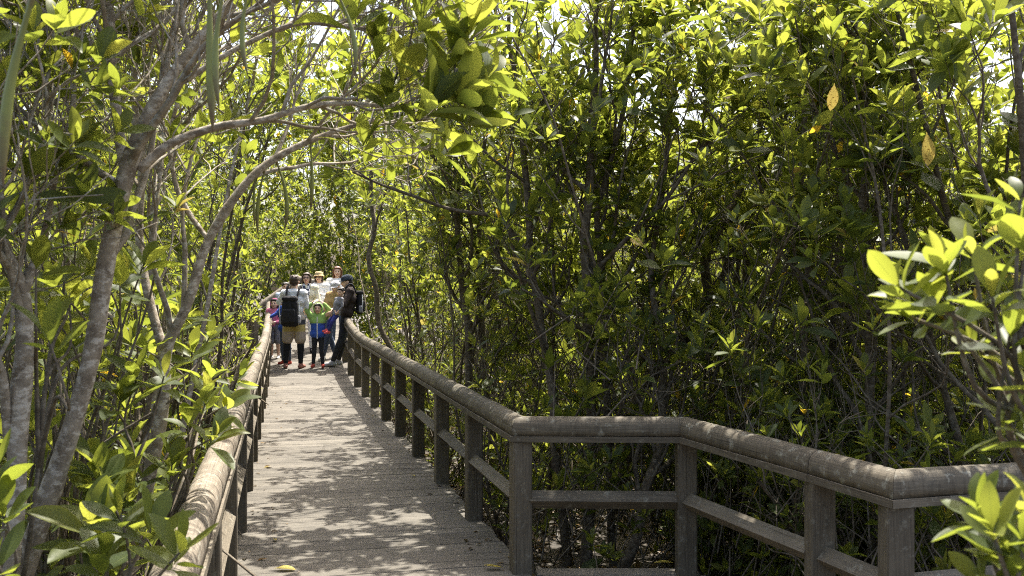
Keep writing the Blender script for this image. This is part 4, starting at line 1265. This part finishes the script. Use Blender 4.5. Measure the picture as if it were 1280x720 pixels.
class Person:
    def __init__(s, label, px, Y, h, rz=0.0, z=None, J=None, hs=1.0, yaw=0.0, pitch=0.0, roll=0.0, curl=0.35, foot=None, vox=0.011):
        X = (px - 640) / F * Y
        s.h = h; s.loc = Vector((X, Y, zd(Y) + 0.002 if z is None else z)); s.rz = rz
        s.root = empty('person', s.loc, rz, label=label, cat='person', group='people gathered at the end of the boardwalk')
        s.J = {k: Vector(v) * h for k, v in DEFJ.items()}
        inv = Matrix.Rotation(-rz, 3, 'Z')
        for k, v in (J or {}).items():               # 4-tuples are places seen in the photo (px, py, distance)
            s.J[k] = inv @ (P(*v[:3]) - s.loc) if len(v) == 4 else Vector(v) * h
        s.hh = .0505 * h * hs
        s.HM = Matrix.Rotation(yaw, 3, 'Z') @ Matrix.Rotation(pitch, 3, 'X') @ Matrix.Rotation(roll, 3, 'Y')
        s.foot = {'L': (0.15, -1), 'R': (-0.15, -1)}
        if foot: s.foot = foot
        s.lat = (s.J['shL'] - s.J['shR']).normalized()
        s.curl = curl; s.vox = vox
        s.body()
    def H(s, x, y, z): return s.J['hd'] + s.HM @ (Vector((x, y, z)) * s.hh)
    def torso(s, bm, e, low=None):
        J, h, l = s.J, s.h, s.lat
        cap(bm, J['shL'], .040 * h + e, J['shR'], .040 * h + e)
        for k in (0.0, .5, 1.0) if low is None else (0.0, .5):
            c = J['ch'].lerp(J['pel'], k)
            w, r = ((.052, .064), (.040, .058), (.047, .064))[int(k * 2)]
            cap(bm, c - l * w * h, r * h + e, c + l * w * h, r * h + e)
        cap(bm, J['ch'], .07 * h + e, J['pel'], .066 * h + e)
        cap(bm, J['shL'].lerp(J['shR'], .5), .05 * h + e, J['ch'], .065 * h + e)
    def arm(s, bm, k, e, to=2.0):
        J, h = s.J, s.h
        if to <= 1: cap(bm, J['sh' + k], .033 * h + e, J['sh' + k].lerp(J['el' + k], to), .028 * h + e)
        else:
            cap(bm, J['sh' + k], .031 * h + e, J['el' + k], .023 * h + e)
            cap(bm, J['el' + k], .023 * h + e, J['el' + k].lerp(J['wr' + k], to - 1), .0165 * h + e)
    def leg(s, bm, k, e, to=2.0, e2=None):
        J, h = s.J, s.h
        e2 = e if e2 is None else e2
        if to <= 1: cap(bm, J['hi' + k], .05 * h + e, J['hi' + k].lerp(J['kn' + k], to), .036 * h + e2)
        else:
            cap(bm, J['hi' + k], .048 * h + e, J['kn' + k], .033 * h + e)
            q = J['kn' + k].lerp(J['an' + k], to - 1)
            cap(bm, J['kn' + k].lerp(J['an' + k], .25), .034 * h + e, q, .021 * h + e2); cap(bm, J['kn' + k], .033 * h + e, J['kn' + k].lerp(J['an' + k], .3), .034 * h + e)
    def footp(s, bm, k, e):
        a = s.J['an' + k]; h = s.h
        f = Vector((*s.foot[k], 0)).normalized()
        heel = Vector((a.x, a.y, a.z - .022 * h)) - f * .02 * h
        toe = heel + f * .105 * h - Vector((0, 0, .005 * h))
        cap(bm, heel, .021 * h + e, toe, .017 * h + e, 8); cap(bm, a, .022 * h + e, heel + f * .05 * h, .02 * h + e, 8)
    def body(s):
        J, h = s.J, s.h
        def fill(bm):
            s.torso(bm, -.006 * h)
            cap(bm, J['nk'] - Vector((0, 0, .03 * h)), .034 * h, s.H(0, .1, -.4), .031 * h)
            hh = s.hh
            for c, r in (((0, .15, .35), (.97, 1.12, 1.0)), ((0, -.22, -.25), (.8, .85, 1.08)), ((0, -.52, -.92), (.46, .4, .38)), ((.42, -.55, -.3), (.36, .36, .36)), ((-.42, -.55, -.3), (.36, .36, .36)), ((.97, .12, -.1), (.13, .26, .36)), ((-.97, .12, -.1), (.13, .26, .36)), ((0, -.86, .38), (.62, .2, .12))):
                ell(bm, s.H(*c), [q * hh for q in r], s.HM)
            cap(bm, s.H(0, -1.0, .12), .13 * hh, s.H(0, -1.22, -.32), .19 * hh, 8)
            for k in 'LR':
                s.arm(bm, k, 0); s.leg(bm, k, 0); s.footp(bm, k, -.004 * h)
                d = J['wr' + k] - J['el' + k]
                up = s.lat * (1 if k == 'L' else -1)
                if abs(d.normalized().dot(up)) > .85: up = Vector((0, -.3, 1))
                hand(bm, J['wr' + k], d, up, h, s.curl)
        blob('body', fill, s.vox, SKIN, s.root, 1)
        for sx in (1, -1):
            bm = bmesh.new(); ell(bm, s.H(.37 * sx, -.97, .12), (.17 * s.hh, .1 * s.hh, .1 * s.hh), s.HM); link('eye', bm_mesh('eye', bm, EYE, True), s.root)
        bm = bmesh.new(); ell(bm, s.H(0, -.98, -.68), (.3 * s.hh, .1 * s.hh, .09 * s.hh), s.HM); link('mouth', bm_mesh('mouth', bm, LIP, True), s.root)
    def shirt(s, name, mat, sleeve=2.0, e=.012, upto=None):
        e *= .62
        def fill(bm):
            s.torso(bm, e)
            for k in 'LR': s.arm(bm, k, e * .9, sleeve if not isinstance(sleeve, dict) else sleeve[k])
            cap(bm, s.J['nk'] - Vector((0, 0, .02 * s.h)), .04 * s.h, s.J['ch'], .05 * s.h)
        return blob(name, fill, .014, mat, s.root, 8)
    def pants(s, name, mat, to=1.95, e=.012, e2=None, wm=.3):
        def fill(bm):
            J, h, l = s.J, s.h, s.lat
            cap(bm, J['pel'] - l * .045 * h, .064 * h + e * wm, J['pel'] + l * .045 * h, .064 * h + e * wm)
            c = J['pel'].lerp(J['ch'], .22)
            cap(bm, c - l * .035 * h, .058 * h + e * wm, c + l * .035 * h, .058 * h + e * wm)
            for k in 'LR':
                s.leg(bm, k, e if wm > 1 or to < 1 else e * .6, to, e2)
        return blob(name, fill, .014, mat, s.root, 3)
    def shoes(s, mat, e=.006):
        for k in 'LR': blob('shoe', lambda bm: s.footp(bm, k, e), .01, mat, s.root, 2)
    def hair(s, mat, style='short'):
        hh = s.hh
        def fill(bm):
            ell(bm, s.H(0, .24, .5), (1.06 * hh, 1.14 * hh, .98 * hh), s.HM)
            ell(bm, s.H(0, .55, .0), (.95 * hh, .75 * hh, .95 * hh), s.HM)
            for k in (-1, 1):
                cap(bm, s.H(.55 * k, -.62, .98), .26 * hh, s.H(.88 * k, -.2, .4), .22 * hh, 8)
                if style in ('bob', 'long'):
                    n_ = 2.6 if style == 'long' else 1.25
                    cap(bm, s.H(.92 * k, -.1, .4), .34 * hh, s.H(.95 * k, .0 + .15 * (style == 'long'), -n_ + .2), .3 * hh, 8); cap(bm, s.H(.6 * k, .6, .2), .5 * hh, s.H(.55 * k, .65, -n_), .4 * hh, 8)
            cap(bm, s.H(-.5, -.72, .98), .2 * hh, s.H(.5, -.74, 1.0), .2 * hh, 8)
            if style == 'short':
                for i in range(16):
                    a = i * 2.4; r = .3 + .045 * i
                    cap(bm, s.H(r * math.cos(a), .2 + r * math.sin(a), 1.35 - .35 * r * r), .17 * hh, s.H(1.1 * r * math.cos(a + .3), .2 + 1.15 * r * math.sin(a + .3), 1.52 - .4 * r * r), .08 * hh, 6)
        return blob('hair', fill, .008, mat, s.root, 1)
    def lathe_hat(s, name, prof, mat, off=(0, .1, 0), tilt=0.0, oval=1.1):
        bm = bmesh.new(); rings = []
        M = s.HM @ Matrix.Rotation(tilt, 3, 'X')
        for r, z in prof:
            rings.append([bm.verts.new(s.H(*off) + M @ (Vector((r * math.cos(t), r * oval * math.sin(t), z)) * s.hh)) for t in [2 * math.pi * k / 20 for k in range(20)]])
        for a, b in zip(rings, rings[1:]):
            for k in range(20): bm.faces.new((a[k], a[(k + 1) % 20], b[(k + 1) % 20], b[k]))
        bm.faces.new(rings[-1])
        bmesh.ops.solidify(bm, geom=list(bm.faces), thickness=.05 * s.hh)
        return link(name, bm_mesh(name, bm, mat, True), s.root)
    def peaked_cap(s, mat):
        c = s.lathe_hat('cap_crown', [(1.14, .3), (1.16, .55), (1.1, .95), (.9, 1.3), (.5, 1.5), (.1, 1.56)], mat)
        bm = bmesh.new()
        vs, vs2 = [], []
        for i in range(11):
            a = math.pi * (1.12 + .76 * i / 10)
            x, y = math.cos(a), math.sin(a)
            vs.append(bm.verts.new(s.H(1.1 * x, .1 + 1.24 * y, .42))); vs2.append(bm.verts.new(s.H(1.12 * x, .1 + 1.24 * y - .85 * max(0, -y - .1), .30 - .12 * abs(x))))
        for i in range(10): bm.faces.new((vs[i], vs[i + 1], vs2[i + 1], vs2[i]))
        bmesh.ops.solidify(bm, geom=list(bm.faces), thickness=.06 * s.hh)
        link('cap_peak', bm_mesh('cap_peak', bm, mat), s.root)
    def hood(s, mat):
        hh = s.hh
        def fill(bm):
            for i in range(13):                      # open shell round the face
                a = math.pi * (-.18 + 1.36 * i / 12)
                for yy, k in ((-.2, 1.02), (.2, 1.08), (.55, 1.02), (.9, .8)):
                    ell(bm, s.H(k * math.cos(a), yy, .1 + k * 1.12 * math.sin(a)), (.26 * hh,) * 3)
            ell(bm, s.H(0, 1.05, .2), (.85 * hh, .45 * hh, .95 * hh), s.HM)
            cap(bm, s.H(-.7, .2, -1.25),   .36 * hh, s.H(.7, .25, -1.3), .36 * hh)
        return blob('hood', fill, .012, mat, s.root, 2)
    def glasses(s):
        bm = bmesh.new()
        for sx in (1, -1):
            n_ = 14
            ring = [s.H(.4 * sx + .29 * math.cos(2 * math.pi * k / n_), -1.12, .1 + .23 * math.sin(2 * math.pi * k / n_)) for k in range(n_)]
            for k in range(n_): cap(bm, ring[k], .045 * s.hh, ring[(k + 1) % n_], .045 * s.hh, 5)
            cap(bm, s.H(.69 * sx, -1.1, .15), .04 * s.hh, s.H(1.0 * sx, .05, .12), .04 * s.hh, 5)
        cap(bm, s.H(-.12, -1.13, .14), .04 * s.hh, s.H(.12, -1.13, .14), .04 * s.hh, 5)
        link('glasses', bm_mesh('glasses', bm, BLACK), s.root)
def backpack(p, label, mat, w, d, hgt, back=.105, up=0.0):
    """worn on the back of p; parts: bag, front pocket, two straps, lid"""
    J = p.J
    c = J['ch'].lerp(J['pel'], .28) + Vector((0, back * p.h + d / 2, up))
    root = empty('backpack', p.loc, p.rz, label=label, cat='backpack', group='backpacks worn by the two men')
    def rbox(name, cc, sz, m):
        def fill(bm): add_box(bm, cc, sz, min(sz) * .3)
        return blob(name, fill, .014, m, root, 3)
    def bagfill(bm):
        for sx in (1, -1):
            cap(bm, c + Vector((w * .26 * sx, 0, -hgt * .34)), d * .5, c + Vector((w * .22 * sx, 0, hgt * .32)), d * .44)
        cap(bm, c + Vector((-w * .2, 0, -hgt * .34)), d * .5, c + Vector((w * .2, 0, -hgt * .34)), d * .5); cap(bm, c + Vector((0, 0, -hgt * .34)), d * .5, c + Vector((0, 0, hgt * .36)), d * .46)
    blob('bag', bagfill, .014, mat, root, 3)
    rbox('lid', c + Vector((0, 0, hgt * .47)), (w * .86, d * 1.02, hgt * .2), mat)
    rbox('front_pocket', c + Vector((0, d * .52, -hgt * .12)), (w * .72, d * .4, hgt * .5), mat)
    for sx in (1, -1):
        rbox('side_pocket', c + Vector((w * .52 * sx, .0, -hgt * .25)), (w * .16, d * .6, hgt * .32), GREY)
        sh = J['sh' + ('L' if sx > 0 else 'R')].lerp(J['nk'], .35)
        pts = [c + Vector((w * .3 * sx, -d * .5, hgt * .42)), sh + Vector((0, .03, .06 * p.h)), sh + Vector((0, -.055 * p.h, .01)), sh.lerp(J['pel'], .45) + Vector((.03 * sx, -.08 * p.h, 0)), c + Vector((w * .42 * sx, -d * .4, -hgt * .35))]
        pp, rd = smooth_line(pts, [.018] * 5, 4)
        V, T = tubes([(pp, rd, None)], 7)
        link('strap', np_mesh('strap', V, T, mat), root)
        pts = [c + Vector((w * .53 * sx, d * .2, hgt * .4)), c + Vector((w * .56 * sx, d * .25, 0)), c + Vector((w * .5 * sx, d * .2, -hgt * .4))]
        pp, rd = smooth_line(pts, [.008] * 3, 4)
        V, T = tubes([(pp, rd, None)], 5)
        link('buckle_cord', np_mesh('buckle_cord', V, T, GREYW), root)
    return root

# the man with the big pack, seen from behind
p = Person('man seen from behind in striped shorts and black leggings, big black backpack', 367.5, 18.1, 1.70, math.pi - .05, J=dict(
    hd=(0, -.02, .925), elL=(.175, -.04, .70), wrL=(.09, -.15, .68), elR=(-.135, -.04, .65), wrR=(-.08, -.14, .62), knL=(.075, -.01, .285), anL=(.085, .02, .045), knR=(-.068, -.01, .285), anR=(-.072, .0, .045), hiL=(.055, 0, .52), hiR=(-.055, 0, .52)), foot={'L': (.3, -1), 'R': (-.2, -1)})
p.shirt('t_shirt', GREYW, {'L': 1.0, 'R': 1.0}, .016); p.pants('leggings', BLACK, 1.95, .013)
p.pants('shorts', banded('striped_shorts', [(0, (.36, .30, .25)), (.36, (.42, .34, .13)), (.63, (.05, .055, .07)), (.82, (.36, .33, .28))], .50, .97), .88, .024, .045, wm=1.1)
p.shoes(SANDAL); p.hair(HAIR_BROWN)
backpack(p, 'large black hiking backpack with grey side cords on the man in striped shorts', BLACK, .32, .17, .52, up=-.11)
# leaning man with a cap, half sitting on the right rail, a small boy on his arm
Yc = 18.45
p = Person('man in dark jacket and navy cap leaning on the right railing, holding a boy', 419, Yc, 1.78, -1.25, J=dict(
    pel=(433.5, 391, Yc, 0), hiL=(432.5, 394, Yc - .08, 0), hiR=(433, 394, Yc + .1, 0), ch=(437, 373, Yc, 0), shL=(438, 364, Yc - .2, 0), shR=(436.5, 364, Yc + .2, 0), nk=(436, 359, Yc, 0), hd=(433.5, 352.5, Yc, 0),
    elL=(430, 381, Yc - .34, 0), wrL=(416.5, 389, Yc - .36, 0), elR=(428, 380, Yc + .2, 0), wrR=(416, 387, Yc - .05, 0), knL=(427, 424, Yc - .12, 0), knR=(429, 422, Yc + .1, 0), anL=(415.5, 452.5, Yc - .12, 0), anR=(423, 451, Yc + .12, 0)), yaw=-.1, pitch=.12, foot={'L': (.1, -1), 'R': (.1, -1)})
p.shirt('jacket', BROWNBLK, 1.95, .018); p.pants('trousers', DARKJEAN, 1.95, .016); p.shoes(SNEAK, .012); p.hair(HAIR_BLACK); p.peaked_cap(NAVYCAP)
backpack(p, 'smaller dark backpack on the man leaning against the right railing', BLACK, .27, .13, .42, .075, -.02)
p = Person('small boy in grey top and blue trousers held by the man in the cap', 419, Yc - .38, .95, -.9, z=.8, hs=1.3, yaw=.35, pitch=.15, J=dict(
    pel=(420, 392, Yc - .36, 0), ch=(423, 379, Yc - .38, 0), nk=(424.8, 371.5, Yc - .38, 0), hd=(426.5, 365, Yc - .38, 0), shL=(427, 374, Yc - .46, 0), shR=(420.5, 374, Yc - .3, 0), elL=(428, 383, Yc - .5, 0), wrL=(423, 389, Yc - .5, 0), elR=(418, 381, Yc - .3, 0), wrR=(419, 388, Yc - .42, 0),
    hiL=(421, 394, Yc - .4, 0), hiR=(418.5, 393, Yc - .3, 0), knL=(415, 402, Yc - .46, 0), knR=(413, 400, Yc - .34, 0), anL=(410.5, 414, Yc - .44, 0), anR=(409, 412, Yc - .34, 0)), vox=.009)
p.shirt('top', GREY, 1.9, .01); p.pants('trousers', VIOLET, 1.9, .01); p.shoes(CORAL); p.hair(HAIR_BLACK)
# child in the lime and blue jacket
p = Person('child in a lime and blue hooded jacket with both arms raised to the hood', 397.5, 18.2, 1.16, .05, hs=1.25, J=dict(
    elL=(.175, -.03, .91), wrL=(.10, -.04, 1.0), elR=(-.175, -.03, .91), wrR=(-.10, -.04, 1.0), anL=(.075, 0, .045), anR=(-.075, 0, .045), shL=(.115, 0, .80), shR=(-.115, 0, .80)), vox=.009)
p.shirt('jacket', banded('lime_blue_jacket', [(0, (.03, .09, .42)), (.52, (.27, .43, .11))], .46, 1.12), 1.95, .036); p.pants('trousers', GREY if False else DARKJEAN, 1.95, .012); p.shoes(REDSHOE); p.hair(HAIR_BLACK); p.hood(LIME)
bm = bmesh.new(); add_box(bm, p.J['ch'].lerp(p.J['pel'], .5) + Vector((0, -.072 * p.h - .012, 0)), (.014, .03, .40)); link('zipper', bm_mesh('zipper', bm, WHITE), p.root)
# girl in pink and the child in the blue jacket
p = Person('little girl in a pink hooded jacket and grey shorts by the left railing', 343.6, 19.0, 1.14, -.1, hs=1.25, J=dict(wrL=(.05, -.13, .62), wrR=(-.05, -.13, .62), elL=(.14, -.02, .64), elR=(-.14, -.02, .64)), vox=.009)
p.shirt('jacket', PINK, 1.9, .02); p.pants('shorts', GREY, .95, .02, .03, wm=.8); p.shoes(WHITE); p.hair(HAIR_BLACK, 'bob'); p.hood(PINK)
p = Person('child in a blue jacket and dark jeans reaching out to the left railing', 357.5, 18.5, 1.26, -.5, hs=1.15, J=dict(elR=(345.5, 392, 18.35, 0), wrR=(337.5, 396.5, 18.3, 0), shR=(352, 385.5, 18.4, 0)), vox=.009)
p.shirt('jacket', BLUE, 1.9, .018); p.pants('jeans', DENIM, 1.95, .012); p.shoes(REDSHOE); p.hair(HAIR_BLACK)
# the grown-ups behind
chk = checked('checked_scarf', (.03, .035, .06), (.6, .6, .6), 16)
p = Person('woman with short dark hair and glasses in a cream cardigan over a checked scarf', 383.5, 19.6, 1.58, .05, J=dict(elL=(.15, -.02, .65), wrL=(.07, -.14, .60), elR=(-.15, -.02, .65), wrR=(-.07, -.14, .60)))
p.shirt('cardigan', CREAM, 1.9, .018); p.pants('trousers', GREYW, 1.95, .014); p.shoes(BLACK); p.hair(HAIR_BROWN, 'bob'); p.glasses()
def scarf(bm):
    J, h = p.J, p.h
    for sx in (1, -1):
        cap(bm, J['nk'] + Vector((.03 * h * sx, -.02 * h, -.005 * h)), .024 * h, J['ch'] + Vector((.02 * h * sx, -.075 * h, 0)), .026 * h); cap(bm, J['ch'] + Vector((.02 * h * sx, -.078 * h, 0)), .026 * h, J['pel'] + Vector((.02 * h * sx, -.075 * h, .06 * h)), .024 * h)
blob('scarf', scarf, .012, chk, p.root, 2)
p = Person('woman in a straw hat and white jacket with her hands clasped before her chest', 399, 20.2, 1.50, -.05, J=dict(elL=(.15, -.03, .66), wrL=(.035, -.15, .70), elR=(-.15, -.03, .66), wrR=(-.035, -.15, .70)))
p.shirt('jacket', WHITE, 1.85, .02); p.pants('trousers', GREY, 1.95, .014); p.shoes(WHITE); p.hair(HAIR_BROWN, 'bob'); p.glasses()
p.lathe_hat('straw_hat', [(1.5, .25), (1.35, .45), (1.15, .58), (1.12, 1.0), (1.0, 1.4), (.6, 1.55), (.1, 1.58)], STRAW, tilt=-.05)
hatw = p
bag = empty('shoulder_bag', hatw.loc, hatw.rz, label='white cloth bag hanging in front of the woman in the straw hat', cat='bag')
def bagfill(bm): ell(bm, hatw.J['ch'] + Vector((.05, -.17, -.17)), (.125, .07, .15)); 
blob('bag', bagfill, .012, WHITE, bag, 2)
pp, rd = smooth_line([hatw.J['ch'] + Vector((.05, -.17, -.04)), hatw.J['shR'] + Vector((.03, -.09, .02)), hatw.J['shR'] + Vector((.03, .0, .085))], [.012] * 3, 5)
V, T = tubes([(pp, rd, None)], 6); link('strap', np_mesh('strap', V, T, BLACK), bag)
p = Person('woman with long auburn hair and a white top at the back of the group', 422, 20.3, 1.60, .1, J=dict(wrL=(.06, -.13, .62), wrR=(-.06, -.13, .62)))
p.shirt('top', WHITE, 1.9, .016); p.pants('jeans', DENIM, 1.95, .012); p.shoes(WHITE); p.hair(HAIR_RED, 'long')
p = Person('person in tan jacket and white cap bending behind the boy', 412, 19.0, 1.52, -.5, J=dict(
    pel=(411.5, 396, 19.0, 0), ch=(414.5, 377, 19.0, 0), nk=(417, 366, 18.95, 0), hd=(419.3, 358.5, 18.9, 0), shL=(420, 369, 18.9, 0), shR=(411, 369, 19.05, 0), elL=(421, 381, 18.85, 0), wrL=(415, 390, 18.7, 0), elR=(408.5, 381, 19.0, 0), wrR=(410, 392, 18.9, 0), hiL=(413, 398, 18.95, 0), hiR=(409.5, 398, 19.05, 0), knL=(409.5, 421, 18.9, 0), knR=(412, 420, 19.1, 0), anL=(404, 446, 18.95, 0), anR=(420, 445, 19.15, 0)), pitch=.3, yaw=.2)
p.shirt('jacket', TAN, 1.9, .02); p.pants('jeans', DENIM, 1.95, .014); p.shoes(WHITE, .012); p.hair(HAIR_BROWN); p.peaked_cap(WHITE)
p = Person('person in a pale blue shirt mostly hidden behind the man with the big backpack', 357, 19.9, 1.34, .3)
p.shirt('shirt', PALEBLUE, 1.6, .02); p.pants('trousers', GREY, 1.95, .014); p.shoes(GREY); p.hair(HAIR_BLACK)
bpy.data.scenes.remove(TMP)
